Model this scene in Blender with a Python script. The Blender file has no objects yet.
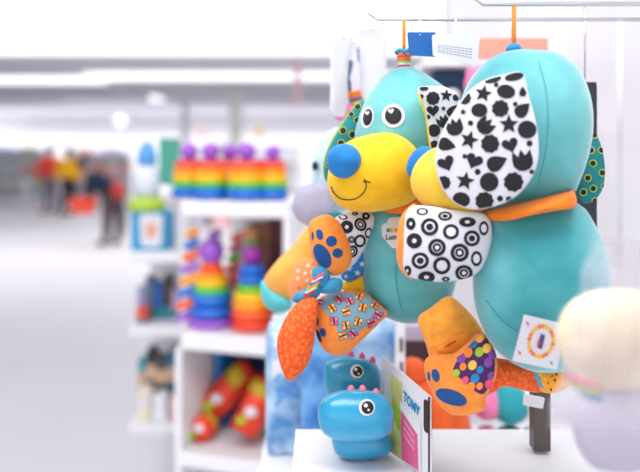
import bpy, math, random
from mathutils import Vector
C = bpy.context.scene.collection
F = 750.0; CX = 320.0; CY = 156.0; EYE = 1.5
PI = math.pi

def P(px, py, Y): return Vector(((px-CX)/F*Y, Y, EYE-(py-CY)/F*Y))
def proj(v): return (CX+F*v[0]/v[1], CY-F*(v[2]-EYE)/v[1])
def lin(c):
    c = c/255.0
    return c/12.92 if c <= .04045 else ((c+.055)/1.055)**2.4
def rgb(r, g, b): return (lin(r), lin(g), lin(b), 1)

# ------------------------------------------------------------ materials
MATS = {}
def mat(name, col, rough=.6, sheen=0, bump=0, bscale=400, var=0, vscale=60, coat=0, metal=0, emit=0, alpha=1, trans=0, kind=None, col2=None):
    if name in MATS: return MATS[name]
    m = bpy.data.materials.new(name); m.use_nodes = True
    nt = m.node_tree; N = nt.nodes; L = nt.links
    b = N['Principled BSDF']; c = rgb(*col)
    b.inputs['Base Color'].default_value = c
    b.inputs['Roughness'].default_value = rough
    b.inputs['Metallic'].default_value = metal
    b.inputs['Sheen Weight'].default_value = sheen
    b.inputs['Sheen Roughness'].default_value = .35
    b.inputs['Coat Weight'].default_value = coat
    b.inputs['Coat Roughness'].default_value = .15
    b.inputs['Alpha'].default_value = alpha
    b.inputs['Transmission Weight'].default_value = trans
    if emit:
        b.inputs['Emission Color'].default_value = c; b.inputs['Emission Strength'].default_value = emit
    tc = N.new('ShaderNodeTexCoord')
    if kind == 'honey':
        v = N.new('ShaderNodeTexVoronoi'); v.inputs['Scale'].default_value = bscale; v.feature = 'F1'
        L.new(tc.outputs['Object'], v.inputs['Vector'])
        r = N.new('ShaderNodeValToRGB'); e = r.color_ramp.elements
        e[0].position = .0; e[0].color = rgb(*col); e[1].position = 1; e[1].color = rgb(*col)
        for p, cc in ((.22, col), (.32, col2), (.40, col2), (.50, col)):
            k = e.new(p); k.color = rgb(*cc)
        L.new(v.outputs['Distance'], r.inputs['Fac']); L.new(r.outputs['Color'], b.inputs['Base Color'])
        bp = N.new('ShaderNodeBump'); bp.inputs['Strength'].default_value = bump; bp.inputs['Distance'].default_value = .001; bp.invert = True
        L.new(v.outputs['Distance'], bp.inputs['Height']); L.new(bp.outputs['Normal'], b.inputs['Normal'])
    else:
        if var:
            n = N.new('ShaderNodeTexNoise'); n.inputs['Scale'].default_value = vscale; n.inputs['Detail'].default_value = 3
            L.new(tc.outputs['Object'], n.inputs['Vector'])
            r = N.new('ShaderNodeValToRGB'); e = r.color_ramp.elements
            lo = tuple(x*(1-var) for x in c[:3])+(1,); hi = tuple(min(1, x*(1+var)+var*.04) for x in c[:3])+(1,)
            e[0].position = .35; e[0].color = lo; e[1].position = .65; e[1].color = hi
            if col2: e[1].color = rgb(*col2)
            L.new(n.outputs['Fac'], r.inputs['Fac']); L.new(r.outputs['Color'], b.inputs['Base Color'])
        if bump:
            n = N.new('ShaderNodeTexNoise'); n.inputs['Scale'].default_value = bscale; n.inputs['Detail'].default_value = 2
            L.new(tc.outputs['Object'], n.inputs['Vector'])
            bp = N.new('ShaderNodeBump'); bp.inputs['Strength'].default_value = bump; bp.inputs['Distance'].default_value = .001
            L.new(n.outputs['Fac'], bp.inputs['Height']); L.new(bp.outputs['Normal'], b.inputs['Normal'])
    MATS[name] = m
    return m

teal = mat('teal_minky', (58, 168, 176), .75, 1.0, .35, 900, .2, 9, col2=(126, 204, 206))  # broad noise puts the velvet's highlights into the colour as lighter patches
teal_dk = mat('teal_print', (18, 128, 134), .8, .2, .3, 700, .1)
yellow = mat('yellow_fleece', (254, 192, 12), .8, .25, .4, 700, .07, 60)
yellow_lt = mat('light_yellow_fleece', (253, 206, 66), .8, .3, .4, 700, .06, 60)
noseb = mat('blue_velour', (8, 122, 194), .75, .25, .3, 900, .1)
white_cl = mat('white_cotton', (222, 221, 230), .85, .2, .3, 600)
black_pr = mat('black_print', (30, 29, 34), .85, .1)
black_gl = mat('black_thread', (18, 17, 20), .45)
orange = mat('orange_velour', (253, 146, 54), .8, .3, .5, 700, .1, 80)
orange_cord = mat('orange_corduroy', (254, 164, 54), .8, .3, .8, 520, .12, 120)
orange_dk = mat('dark_orange_stitch', (222, 82, 24), .8)
collar_m = mat('orange_collar_felt', (246, 128, 18), .8, .2, .3, 700, .05)
honey = mat('orange_pebbled_cloth', (240, 84, 14), .7, .15, .8, 235, kind='honey', col2=(250, 128, 48))
pad_bl = mat('navy_blue_print', (16, 78, 140), .85, .2)
print_bl = mat('dusty_blue_print', (122, 164, 186), .85, .15, .3, 600)
purple_pr = mat('purple_print', (74, 34, 92), .85, .1)
p_or = mat('orange_dot', (250, 140, 40), .85); p_ye = mat('yellow_dot', (252, 190, 80), .85)
p_pi = mat('pink_dot', (232, 84, 120), .85); p_gr = mat('lime_dot', (160, 196, 50), .85)
p_bl = mat('blue_dot', (40, 130, 190), .85); p_vi = mat('violet_dot', (132, 72, 160), .85)
p_lg = mat('yellow_green_print', (180, 200, 60), .85); p_nv = mat('navy_dot', (22, 34, 60), .85)
p_re = mat('red_dot', (222, 60, 50), .85)
tag_w = mat('white_satin', (228, 226, 232), .5, .2, .1, 300)
ribbon_bl = mat('blue_ribbon', (44, 142, 186), .6, .3, .3, 500, .12, 90)
star_bl = mat('bright_blue_cloth', (36, 132, 206), .8, .2, .2, 500, .1, 90)
grey_ink = mat('grey_ink', (150, 152, 165), .8)
blue_card = mat('blue_card', (20, 100, 178), .4)
navy_card = mat('navy_card', (16, 62, 100), .5)
white_card = mat('white_card', (226, 226, 231), .45)
white_paint = mat('white_painted_metal', (236, 235, 238), .4, var=.02, vscale=3)
chrome = mat('chrome', (210, 210, 214), .2, metal=1)
steel = mat('dark_steel', (96, 88, 84), .4, metal=.6)
dino = mat('blue_glossy_plastic', (34, 158, 202), .28, coat=.5, var=.04, vscale=30)
dino2 = mat('teal_blue_plastic', (20, 134, 168), .32, coat=.4, var=.04, vscale=30)
pink_pl = mat('pink_plastic', (238, 120, 150), .35, coat=.3)
pink_dkp = mat('dark_pink_plastic', (206, 60, 104), .35, coat=.3)
lime_card = mat('lime_green_card', (204, 208, 124), .5, var=.15, vscale=30)
pink_card = mat('pink_card', (226, 92, 140), .5)
dark_in = mat('dark_card_inside', (62, 38, 36), .8)
lilac = mat('lilac_grey_fleece', (176, 170, 188), .85, .4, .3, 500, .08)
pale_bl = mat('pale_blue_fleece', (196, 224, 232), .85, .4, .3, 500, .05)
cream = mat('cream_fleece', (240, 220, 184), .85, .2, .3, 500, .04)
film = mat('clear_plastic_film', (216, 210, 222), .25, alpha=.36, coat=.5, bump=.6, bscale=40)
pink_fl = mat('pink_fleece', (238, 128, 176), .85, .3, .3, 500, .1)
pink_soft = mat('soft_pink_card', (240, 170, 190), .6)

# ------------------------------------------------------------ objects
ABS = {}
def settle(o, label=None, cat=None, group=None, kind=None):
    if label: o['label'] = label
    if cat: o['category'] = cat
    if group: o['group'] = group
    if kind: o['kind'] = kind
    return o
def thing(name, loc, label, cat, group=None):
    o = bpy.data.objects.new(name, None); C.objects.link(o); o.empty_display_size = .02
    o.location = loc; ABS[o.name] = Vector(loc)
    return settle(o, label, cat, group)

class MB:
    def __init__(s): s.v = []; s.f = []; s.m = []; s.mats = []
    def mi(s, m):
        if m not in s.mats: s.mats.append(m)
        return s.mats.index(m)
    def add(s, vs, fs, m):
        o = len(s.v); k = s.mi(m); s.v += [Vector(v) for v in vs]
        for f in fs: s.f.append([i+o for i in f]); s.m.append(k)
        return s
    def build(s, name, parent=None, smooth=True, bevel=0, origin=None):
        me = bpy.data.meshes.new(name)
        base = ABS[parent.name] if parent else (Vector(origin) if origin is not None else Vector((0, 0, 0)))
        if parent is None and origin is None and s.v:
            lo = [min(v[i] for v in s.v) for i in range(3)]; hi = [max(v[i] for v in s.v) for i in range(3)]
            base = Vector(((lo[0]+hi[0])/2, (lo[1]+hi[1])/2, lo[2]))
        me.from_pydata([v-base for v in s.v], [], s.f)
        for m in s.mats: me.materials.append(m)
        for p, k in zip(me.polygons, s.m): p.material_index = k; p.use_smooth = smooth
        me.update()
        o = bpy.data.objects.new(name, me); C.objects.link(o)
        if parent: o.parent = parent
        else: o.location = base
        ABS[o.name] = base
        if bevel:
            b = o.modifiers.new('bevel', 'BEVEL'); b.width = bevel; b.segments = 2; b.limit_method = 'ANGLE'
        return o

def box(mb, lo, hi, m, rz=0, c=None, ry=0):
    vs = [Vector((x, y, z)) for x in (lo[0], hi[0]) for y in (lo[1], hi[1]) for z in (lo[2], hi[2])]
    if rz or ry:
        c = Vector(c) if c is not None else Vector([(a+b)/2 for a, b in zip(lo, hi)])
        from mathutils import Matrix
        R = Matrix.Rotation(rz, 3, 'Z') @ Matrix.Rotation(ry, 3, 'Y')
        vs = [c+R@(v-c) for v in vs]
    return mb.add(vs, [(0, 1, 3, 2), (4, 6, 7, 5), (0, 4, 5, 1), (2, 3, 7, 6), (0, 2, 6, 4), (1, 5, 7, 3)], m)
def lathe(mb, c, prof, m, n=28, axis=None):
    vs = []; fs = []
    c = Vector(c)
    ax = Vector(axis).normalized() if axis is not None else Vector((0, 0, 1))
    q = Vector((0, 0, 1)).rotation_difference(ax)
    for r, z in prof:
        for i in range(n):
            a = 2*PI*i/n; vs.append(c+q@Vector((r*math.cos(a), r*math.sin(a), z)))
    for k in range(len(prof)-1):
        for i in range(n):
            j = (i+1) % n; fs.append((k*n+i, k*n+j, (k+1)*n+j, (k+1)*n+i))
    fs.append(tuple(range(n))[::-1]); fs.append(tuple(range((len(prof)-1)*n, len(prof)*n)))
    return mb.add(vs, fs, m)
def ball(mb, c, r, m, sz=1, n=20, axis=None):
    k = 12
    return lathe(mb, c, [(max(1e-5, r*math.sin(PI*i/k)), -r*sz*math.cos(PI*i/k)) for i in range(k+1)], m, n, axis)
def ringprof(r, h, z0, k=5):
    out = [(r*.55, z0)]
    for i in range(k+1):
        a = -PI/2+PI*i/k; out.append((r-h*.5+h*.5*math.cos(a), z0+h/2+h/2*math.sin(a)))
    return out+[(r*.55, z0+h)]
def tube(mb, pts, r, m, n=10):
    pts = [Vector(p) for p in pts]; rs = r if isinstance(r, (list, tuple)) else [r]*len(pts)
    vs = []; fs = []
    for k, p in enumerate(pts):
        t = (pts[min(k+1, len(pts)-1)]-pts[max(k-1, 0)]).normalized()
        u = t.cross(Vector((0, 0, 1)) if abs(t.z) < .95 else Vector((1, 0, 0))).normalized(); w = t.cross(u)
        for i in range(n):
            a = 2*PI*i/n; vs.append(p+rs[k]*(math.cos(a)*u+math.sin(a)*w))
    for k in range(len(pts)-1):
        for i in range(n):
            j = (i+1) % n; fs.append((k*n+i, k*n+j, (k+1)*n+j, (k+1)*n+i))
    fs.append(tuple(range(n))[::-1]); fs.append(tuple(range((len(pts)-1)*n, len(pts)*n)))
    return mb.add(vs, fs, m)

def spline(pts, n=6, closed=True):
    out = []; N = len(pts)
    for i in range(N if closed else N-1):
        g = (lambda k: pts[k % N]) if closed else (lambda k: pts[max(0, min(N-1, k))])
        p0, p1, p2, p3 = g(i-1), g(i), g(i+1), g(i+2)
        for s in range(n):
            t = s/n
            out.append(tuple(.5*((2*b)+(c-a)*t+(2*a-5*b+4*c-d)*t*t+(3*b-a-3*c+d)*t**3) for a, b, c, d in zip(p0, p1, p2, p3)))
    if not closed: out.append(tuple(pts[-1]))
    return out

class Surf:
    """a stuffed cushion shape: outline (measured on the photo at distance Y), belly thickness T"""
    def __init__(s, outline, Y, T, Tb=None, sx=0, sy=0, c=None, p=.5, sharp=False):
        o = [tuple(map(float, q)) for q in outline]
        if not sharp: o = spline(o)
        n = len(o)
        if c is None:
            A = cx = cy = 0
            for i in range(n):
                x0, y0 = o[i]; x1, y1 = o[(i+1) % n]; k = x0*y1-x1*y0; A += k; cx += (x0+x1)*k; cy += (y0+y1)*k
            c = (cx/(3*A), cy/(3*A))
        s.c = c; s.Y = Y; s.T = T*Y/F; s.Tb = (T if Tb is None else Tb)*Y/F; s.sx = sx; s.sy = sy; s.p = p
        s.seg = [(o[i][0]-c[0], o[i][1]-c[1], o[(i+1) % n][0]-c[0], o[(i+1) % n][1]-c[1]) for i in range(n)]
        s.tab = [s._R(2*PI*i/360) for i in range(360)]
    def _R(s, a):
        dx, dy = math.cos(a), math.sin(a); best = 1e-3
        for x0, y0, x1, y1 in s.seg:
            ex, ey = x1-x0, y1-y0; d = dx*ey-dy*ex
            if abs(d) < 1e-12: continue
            t = (x0*ey-y0*ex)/d; u = (x0*dy-y0*dx)/d
            if t > 0 and -1e-6 <= u <= 1+1e-6: best = max(best, t)
        return best
    def R(s, a):
        k = (a % (2*PI))/(2*PI)*360; i = int(k) % 360; f = k-int(k)
        return s.tab[i]*(1-f)+s.tab[(i+1) % 360]*f
    def plane(s, u, v):
        Y = s.Y+s.sx*(u-s.c[0])+s.sy*(v-s.c[1]); return P(u, v, Y)
    def pt(s, u, v, eps=0, back=False):
        dx, dy = u-s.c[0], v-s.c[1]; d = math.hypot(dx, dy); r = d/s.R(math.atan2(dy, dx)) if d > 1e-6 else 0
        if r > .985 and eps:
            k = .985/r; u = s.c[0]+dx*k; v = s.c[1]+dy*k; r = .985
        h = max(0, 1-r*r)**s.p
        q = s.plane(u, v)
        q.y += (s.Tb*h) if back else -(s.T*h)-eps
        return q
    def fit(s, px, py, eps):
        u, v = px, py
        for _ in range(5):
            a, b = proj(s.pt(u, v, eps)); u += px-a; v += py-b
        return s.pt(u, v, eps)
    def mesh(s, mb, m, NT=72, NR=12):
        vs = [s.pt(*s.c)]; fs = []
        for side in (0, 1):
            if side: base2 = len(vs); vs.append(s.pt(*s.c, back=True))
            for k in range(1, NR+1 if side == 0 else NR):
                r = math.sin(k/NR*PI/2)
                for i in range(NT):
                    a = 2*PI*i/NT; R = s.R(a)*r; vs.append(s.pt(s.c[0]+R*math.cos(a), s.c[1]+R*math.sin(a), back=bool(side)))
        def idx(side, k, i):
            i %= NT
            if k == NR or side == 0: return 1+(k-1)*NT+i
            return base2+1+(k-1)*NT+i
        for side in (0, 1):
            c0 = 0 if side == 0 else base2
            for i in range(NT):
                t = (c0, idx(side, 1, i), idx(side, 1, i+1)); fs.append(t if side == 0 else t[::-1])
                for k in range(1, NR):
                    t = (idx(side, k, i), idx(side, k+1, i), idx(side, k+1, i+1), idx(side, k, i+1)); fs.append(t if side == 0 else t[::-1])
        mb.add(vs, fs, m); return s
    def decal(s, mb, poly, m, layer=1, K=4, smooth=0, raw=False):
        if smooth: poly = spline(poly, smooth)
        eps = .0005*layer; n = len(poly)
        cx = sum(p[0] for p in poly)/n; cy = sum(p[1] for p in poly)/n
        vs = [s.fit(cx, cy, eps)]; fs = []
        for k in range(1, K+1):
            for x, y in poly: vs.append(s.fit(cx+(x-cx)*k/K, cy+(y-cy)*k/K, eps))
        for i in range(n):
            j = (i+1) % n; fs.append((0, 1+i, 1+j))
            for k in range(K-1): fs.append((1+k*n+i, 1+(k+1)*n+i, 1+(k+1)*n+j, 1+k*n+j))
        mb.add(vs, fs, m)
    def line(s, mb, pts, w, m, layer=1):
        pts = spline(pts, 6, False); vs = []; fs = []
        for k, p in enumerate(pts):
            a = pts[max(0, k-1)]; b = pts[min(len(pts)-1, k+1)]; d = math.hypot(b[0]-a[0], b[1]-a[1]) or 1
            nx, ny = -(b[1]-a[1])/d*w/2, (b[0]-a[0])/d*w/2
            vs.append(s.fit(p[0]+nx, p[1]+ny, .0005*layer)); vs.append(s.fit(p[0]-nx, p[1]-ny, .0005*layer))
        for k in range(len(pts)-1): fs.append((2*k, 2*k+1, 2*k+3, 2*k+2))
        mb.add(vs, fs, m)

def ell(cx, cy, rx, ry=None, rot=0, n=20):
    ry = rx if ry is None else ry; c, s_ = math.cos(rot), math.sin(rot)
    return [(cx+rx*math.cos(a)*c-ry*math.sin(a)*s_, cy+rx*math.cos(a)*s_+ry*math.sin(a)*c) for a in (2*PI*i/n for i in range(n))]
def shp(t, x, y, r, rot=0, asp=1.):
    out = []
    if t == 'star':
        for i in range(10):
            a = -PI/2+i*PI/5; k = 1 if i % 2 == 0 else .45; out.append((k*math.cos(a), k*math.sin(a)))
    elif t == 'heart':
        for i in range(24):
            a = 2*PI*i/24; out.append((16*math.sin(a)**3/17, -(13*math.cos(a)-5*math.cos(2*a)-2*math.cos(3*a)-math.cos(4*a))/17))
    elif t == 'flower':
        for i in range(40):
            a = 2*PI*i/40; k = .86+.14*abs(math.cos(4.5*a)); out.append((k*math.cos(a), k*math.sin(a)))
    elif t == 'drop':
        for i in range(24):
            a = 2*PI*i/24; out.append((-math.cos(a), .8*math.sin(a)*math.sin(a/2)**1.1*1.2))
    elif t == 'crown':
        out = [(-.9, -.2), (-.75, -.9), (-.35, -.35), (0, -1), (.3, -.4), (.8, -.85), (.9, -.1), (.85, .4), (.5, .8), (0, .92), (-.5, .8), (-.85, .4)]
    else:
        out = [(math.cos(2*PI*i/20), math.sin(2*PI*i/20)) for i in range(20)]
    c, s_ = math.cos(rot), math.sin(rot)
    return [(x+r*(p*c-q*asp*s_), y+r*(p*s_+q*asp*c)) for p, q in out]

def inpoly(x, y, poly):
    ins = False; n = len(poly)
    for i in range(n):
        x0, y0 = poly[i]; x1, y1 = poly[(i+1) % n]
        if (y0 > y) != (y1 > y) and x < (x1-x0)*(y-y0)/(y1-y0)+x0: ins = not ins
    return ins
def darts(poly, d, seed, tries=1500):
    R = random.Random(seed); xs = [p[0] for p in poly]; ys = [p[1] for p in poly]; out = []
    for _ in range(tries):
        x = R.uniform(min(xs), max(xs)); y = R.uniform(min(ys), max(ys))
        if inpoly(x, y, poly) and all((x-a)**2+(y-b)**2 > d*d for a, b in out): out.append((x, y))
    return out

def text_geo(s, bold=0):
    cu = bpy.data.curves.new('lettering', 'FONT'); cu.body = s; cu.align_x = 'CENTER'; cu.align_y = 'CENTER'; cu.offset = bold; cu.resolution_u = 3
    o = bpy.data.objects.new('lettering', cu); C.objects.link(o)
    dg = bpy.context.evaluated_depsgraph_get(); me = o.evaluated_get(dg).to_mesh()
    vs = [(v.co.x, v.co.y) for v in me.vertices]; fs = [tuple(p.vertices) for p in me.polygons]
    bpy.data.objects.remove(o); bpy.data.curves.remove(cu)
    return vs, fs

class Slab:
    """thin flat card: four corners (px,py,Y) clockwise from top left"""
    def __init__(s, cs, th=.0012):
        s.q = [P(*c) for c in cs]; s.n = (s.q[1]-s.q[0]).cross(s.q[3]-s.q[0]).normalized()
        if s.n.y > 0: s.n = -s.n
        s.th = th
    def at(s, u, v, e=0):
        a = s.q[0].lerp(s.q[1], u); b = s.q[3].lerp(s.q[2], u); return a.lerp(b, v)+s.n*e
    def mesh(s, mb, m, round_=.0, wav=0):
        pts = []
        r = round_
        if r:
            for cu, cv, a0 in ((r, r, PI), (1-r, r, 1.5*PI), (1-r, 1-r, 0), (r, 1-r, .5*PI)):
                for i in range(6):
                    a = a0+PI/2*i/5; pts.append((cu+r*math.cos(a), cv+r*math.sin(a)))
        else: pts = [(0, 0), (1, 0), (1, 1), (0, 1)]
        n = len(pts)
        vs = [s.at(u, v) for u, v in pts]+[s.at(u, v, -s.th) for u, v in pts]
        fs = [tuple(range(n)), tuple(range(n, 2*n))[::-1]]+[(i, (i+1) % n, n+(i+1) % n, n+i) for i in range(n)]
        mb.add(vs, fs, m); return s
    def poly(s, mb, pts, m, layer=1):
        vs = [s.at(u, v, .0003*layer) for u, v in pts]; mb.add(vs, [tuple(range(len(vs)))], m)
    def text(s, mb, body, u, v, su, sv, m, layer=1, bold=0, rot=0):
        vs, fs = text_geo(body, bold); c, q = math.cos(rot), math.sin(rot)
        mb.add([s.at(u+(x*c-y*q)*su, v-(x*q+y*c)*sv, .0003*layer) for x, y in vs], fs, m)

# ============================================================ the setting
floor_m = mat('pale_vinyl_floor', (216, 214, 219), .6, var=.03, vscale=.6)
ceil_m = mat('grey_ceiling_tile', (222, 220, 230), .9, var=.03, vscale=1.5)
wall_m = mat('white_wall_paint', (244, 243, 246), .8)
lamp_m = mat('light_diffuser', (255, 255, 255), .5, emit=.95)
def plane_obj(name, lo, hi, m):
    mb = MB(); box(mb, lo, hi, m); return settle(mb.build(name, smooth=False), kind='structure')
plane_obj('floor', (-16, -4, -.1), (16, 36, 0), floor_m)
plane_obj('ceiling', (-16, -4, 3.5), (16, 36, 3.6), ceil_m)
plane_obj('wall_back', (-16, 35.9, 0), (16, 36, 3.5), wall_m)
plane_obj('wall_left', (-16.1, -4, 0), (-16, 36, 3.5), wall_m)
plane_obj('wall_right', (16, -4, 0), (16.1, 36, 3.5), wall_m)
plane_obj('trim_1', ((182-CX)/F*27, 27, 0), ((187-CX)/F*27, 27.5, 3.5), mat('pillar_grey', (222, 221, 232), .7))
plane_obj('trim_2', ((229-CX)/F*22, 22, 0), ((240-CX)/F*22, 22.5, 3.5), mat('pillar_cream', (228, 230, 222), .7))
housing = mat('light_housing', (235, 235, 238), .5)
def strip(x0, x1, y0, y1, label, z=3.5):
    t = thing('ceiling_light', ((x0+x1)/2, (y0+y1)/2, z-.06), label, 'ceiling light', 'long ceiling lights')
    mb = MB(); box(mb, (x0, y0, z-.03), (x1, y1, z-.001), housing); mb.build('housing', t, False)
    mb = MB(); box(mb, (x0+.02, y0+.02, z-.06), (x1-.02, y1-.02, z-.0305), lamp_m); mb.build('diffuser', t, False)
def yy(py): return 1.94*F/(CY-py)
strip(-9, 9, yy(-16), yy(12), 'nearest and widest ceiling light, across the very top of the view')
strip(-9, 9, yy(14), yy(55), 'second broad ceiling light, just above the grey ceiling band')
strip((98-CX)/F*19, 9, yy(73.5), yy(80.5), 'long right-hand ceiling light strip running toward the hanging toys')
strip(-12, (97-CX)/F*19, yy(77.5), yy(84), 'shorter ceiling light strip at far left, set back from its neighbour')
plane_obj('trim_3', (-12, yy(92), 3.2), ((170-CX)/F*26, yy(92)+.2, 3.36), mat('bulkhead', (222, 224, 240), .7))
strip((62-CX)/F*26, (165-CX)/F*26, yy(95.5), yy(101), 'faint farthest ceiling light strip at the left', 3.5)
t = thing('globe_light', P(120, 121, 18), 'round white globe light hanging far back over the aisle', 'globe light')
mb = MB(); ball(mb, P(120, 121, 18), .13, mat('globe_glass', (255, 255, 255), .4, emit=.9)); mb.build('globe', t)
mb = MB(); g = P(120, 121, 18); tube(mb, [g+Vector((0, 0, .12)), Vector((g.x, g.y, 3.499))], .008, white_paint); mb.build('cord', t)

# ============================================================ camera + light
cam = bpy.data.cameras.new('camera'); co = bpy.data.objects.new('camera', cam); C.objects.link(co)
co.location = (0, 0, EYE); co.rotation_euler = (PI/2, 0, 0)
cam.sensor_width = 36; cam.lens = F/640*36; cam.shift_y = -(236-CY)/640
cam.clip_start = .02; cam.clip_end = 200
cam.dof.use_dof = True; cam.dof.focus_distance = .765; cam.dof.aperture_fstop = 2.9
bpy.context.scene.camera = co
def area(loc, sx, sy, e, rot=(0, 0, 0), col=(1, 1, 1)):
    l = bpy.data.lights.new('area_light', 'AREA'); l.shape = 'RECTANGLE'; l.size = sx; l.size_y = sy; l.energy = e; l.color = col
    o = bpy.data.objects.new('area_light', l); C.objects.link(o); o.location = loc; o.rotation_euler = rot
area((-.3, .2, 3.4), 4, 1.2, 85)  # this lamp and the next are unseen, added overhead without fixtures
area((-1.5, 3, 3.4), 5, .8, 40)
area((-2, 9.6, 3.43), 14, 1.2, 28)
area((-2, 12.4, 3.43), 16, 2.4, 42)
area((1.5, 18.2, 3.43), 13, 1.2, 60)
area((-4, 34.6, 3.45), 24, 1, 1000, (-.5, 0, 0))  # lamp without a fixture, added to brighten the back wall
w = bpy.data.worlds.new('world'); bpy.context.scene.world = w; w.use_nodes = True
w.node_tree.nodes['Background'].inputs[0].default_value = (.97, .98, 1, 1)
w.node_tree.nodes['Background'].inputs[1].default_value = 1.15
vs = bpy.context.scene.view_settings
vs.view_transform = 'Standard'; vs.look = 'None'; vs.gamma = 1; vs.use_curve_mapping = False; vs.exposure = .30

def cushion(name, parent, outline, Y, T, m, extra=None, **k):
    mb = MB(); s = Surf(outline, Y, T, **k); s.mesh(mb, m)
    if extra: extra(mb, s)
    o = mb.build(name, parent); return o, s
def rings(mb, s, lst, sc=1):
    for it in lst:
        t, x, y, r = it[:4]; asp = it[4] if len(it) > 4 else 1; rot = it[5] if len(it) > 5 else 0
        r *= 1.06; s.decal(mb, ell(x, y, r, r*asp, rot), black_pr, 1)
        s.decal(mb, ell(x, y, r*.6, r*asp*.6, rot), white_cl, 2, 2)
        if t == 'd': s.decal(mb, ell(x, y, r*.4, r*asp*.4, rot), black_pr, 3, 2)
        if t == 'h':
            s.decal(mb, ell(x, y, r*.68, r*asp*.68, rot), black_pr, 3, 2); s.decal(mb, ell(x, y, r*.3, r*asp*.3, rot), white_cl, 4, 2)
        if t == 'e':
            s.decal(mb, ell(x, y, r*.5, r*asp*.5, rot), black_pr, 3, 2); s.decal(mb, ell(x, y, r*.24, r*asp*.24, rot), white_cl, 4, 2)
def eye(parent, s, cx, cy, wx, wy, bx, by, rot, hx, hy, hr, offx=0):
    mb = MB(); s.decal(mb, ell(cx, cy, wx, wy, rot, 32), white_cl, 1, 5)
    s.decal(mb, ell(cx+offx, cy, bx, by, rot, 32), black_gl, 2, 4)
    s.decal(mb, shp('heart', hx, hy, hr, -.2), white_cl, 3, 2); mb.build('eye', parent)

# ============================================================ hanging puppy in the middle
A = thing('plush_puppy', P(408, 335, .82), 'teal plush puppy facing us with yellow muzzle, two round eyes and smile', 'plush toy', 'hanging plush puppies')
body, sb = cushion('body', A, [(385, 194), (369, 203), (362.5, 225), (361.5, 258), (362, 285), (367, 303), (383, 315.5), (406, 323), (429, 319), (446, 305), (456, 280), (458, 240), (452, 208), (430, 193)], .86, 46, teal)
# white maker's patch with coloured marks and lettering
mb = MB()
sb.decal(mb, [(381.5, 226), (390, 217.5), (400, 217), (411, 226), (412, 238), (403, 249), (392, 248), (382, 236)], tag_w, 1, 5)
for i, (x, m) in enumerate(((388.2, blue_card), (391, p_gr), (393.8, p_ye), (396.6, p_or), (399.4, p_re), (402.2, p_vi))):
    sb.decal(mb, ell(x, 230.3, 1.7, 2.1), m, 2+.2*i, 2)
vs_, fs_ = text_geo('Lamaze', .02)
mb.add([sb.fit(396.5+x*7.4, 237.2-y*7.6, .0012) for x, y in vs_], fs_, black_gl)
settle(mb.build('cloth_patch', A), 'white sewn cloth patch with small coloured lettering')
mb = MB()
sb.line(mb, [(402, 312), (396, 280), (398, 262), (412, 255), (420, 262)], .9, mat('teal_seam', (44, 150, 150), .9), 1)
mb.build('seam', body)
head, sh = cushion('head', A, [(404, 66), (417, 69.5), (431, 78), (445, 88), (458, 101), (464, 117), (461, 140), (448, 165), (425, 185), (392, 190), (364, 180), (352, 160), (353, 140), (357, 120), (366, 98), (379, 80), (391, 70)], .855, 52, teal, c=(404, 130))
eye(head, sh, 393.3, 115.6, 11.6, 12, 8.4, 8.6, .1, 391, 111, 3.2, 0)
eye(head, sh, 367.2, 117.3, 6.4, 11, 4.6, 8.4, .16, 367.2, 113, 2.4, .4)
mz, sm = cushion('muzzle', A, [(386, 132.5), (401, 136), (414, 146), (423, 160), (427, 175), (423, 190), (411, 202), (393, 208.5), (370, 212), (348, 210.5), (335, 202), (328.5, 190), (327.5, 176), (332, 162), (346, 143), (365, 135.5)], .80, 44, yellow, c=(376, 172))
mb = MB(); sn = Surf([(345, 143.5), (355, 147), (361, 156), (360, 167), (352, 176), (342, 178.5), (332, 174), (327, 164), (328, 153), (335, 146)], .762, 17); sn.mesh(mb, noseb); mb.build('nose', mz)
mb = MB(); sm.line(mb, [(331, 186.5), (334, 193), (341, 198.8), (351, 199.8), (359, 197), (365, 190.5), (366.2, 184), (364, 179)], 1.15, black_gl, 1)
sm.line(mb, [(363, 182), (366.5, 181.4), (370.5, 182.8)], 1.3, black_gl, 1.3); mb.build('mouth', mz)
# patterned ear on the right
def earA(mb, s):
    for t, x, y, r, *k in [('o', 424, 88.5, 4.5, 0, .5), ('flower', 433, 98.3, 7, 0), ('star', 446.3, 95.5, 6.6, .1), ('heart', 433, 110.5, 6.8, -.1), ('star', 443.5, 108.5, 3, 0),
                           ('drop', 453, 110.5, 7, 2.2), ('crown', 443, 121.5, 6.8, -.5), ('o', 434, 130.5, 6.4, 0), ('o', 421.5, 96.5, 2.2, 0), ('o', 428, 117, 2.4, 0), ('star', 453, 132, 6, .2), ('heart', 446, 145, 6.2, .2),
                           ('o', 434.5, 145, 4.6, 0), ('o', 456, 97.5, 3.4, .3), ('o', 460, 121, 3, 0), ('o', 456, 148, 4, 0)]:
        s.decal(mb, shp(t, x, y, r, k[0] if k else 0, k[1] if len(k) > 1 else 1), black_pr, 1)
cushion('ear', A, [(417, 88.5), (427, 86), (439, 86), (448, 88), (456, 94), (462, 104), (467, 122), (466, 143), (458, 157), (444, 162), (434, 156), (430, 142), (427, 118), (422, 100)], .793, 4.5, white_cl, earA, sx=.0002)
cushion('ear_trim', A, [(416, 88), (421, 96), (427, 113), (430.5, 138), (434, 158), (431, 158), (428, 140), (424.5, 114), (418.5, 98)], .797, 2.5, mat('yellow_trim', (236, 214, 40), .8), c=(427, 120))
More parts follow.
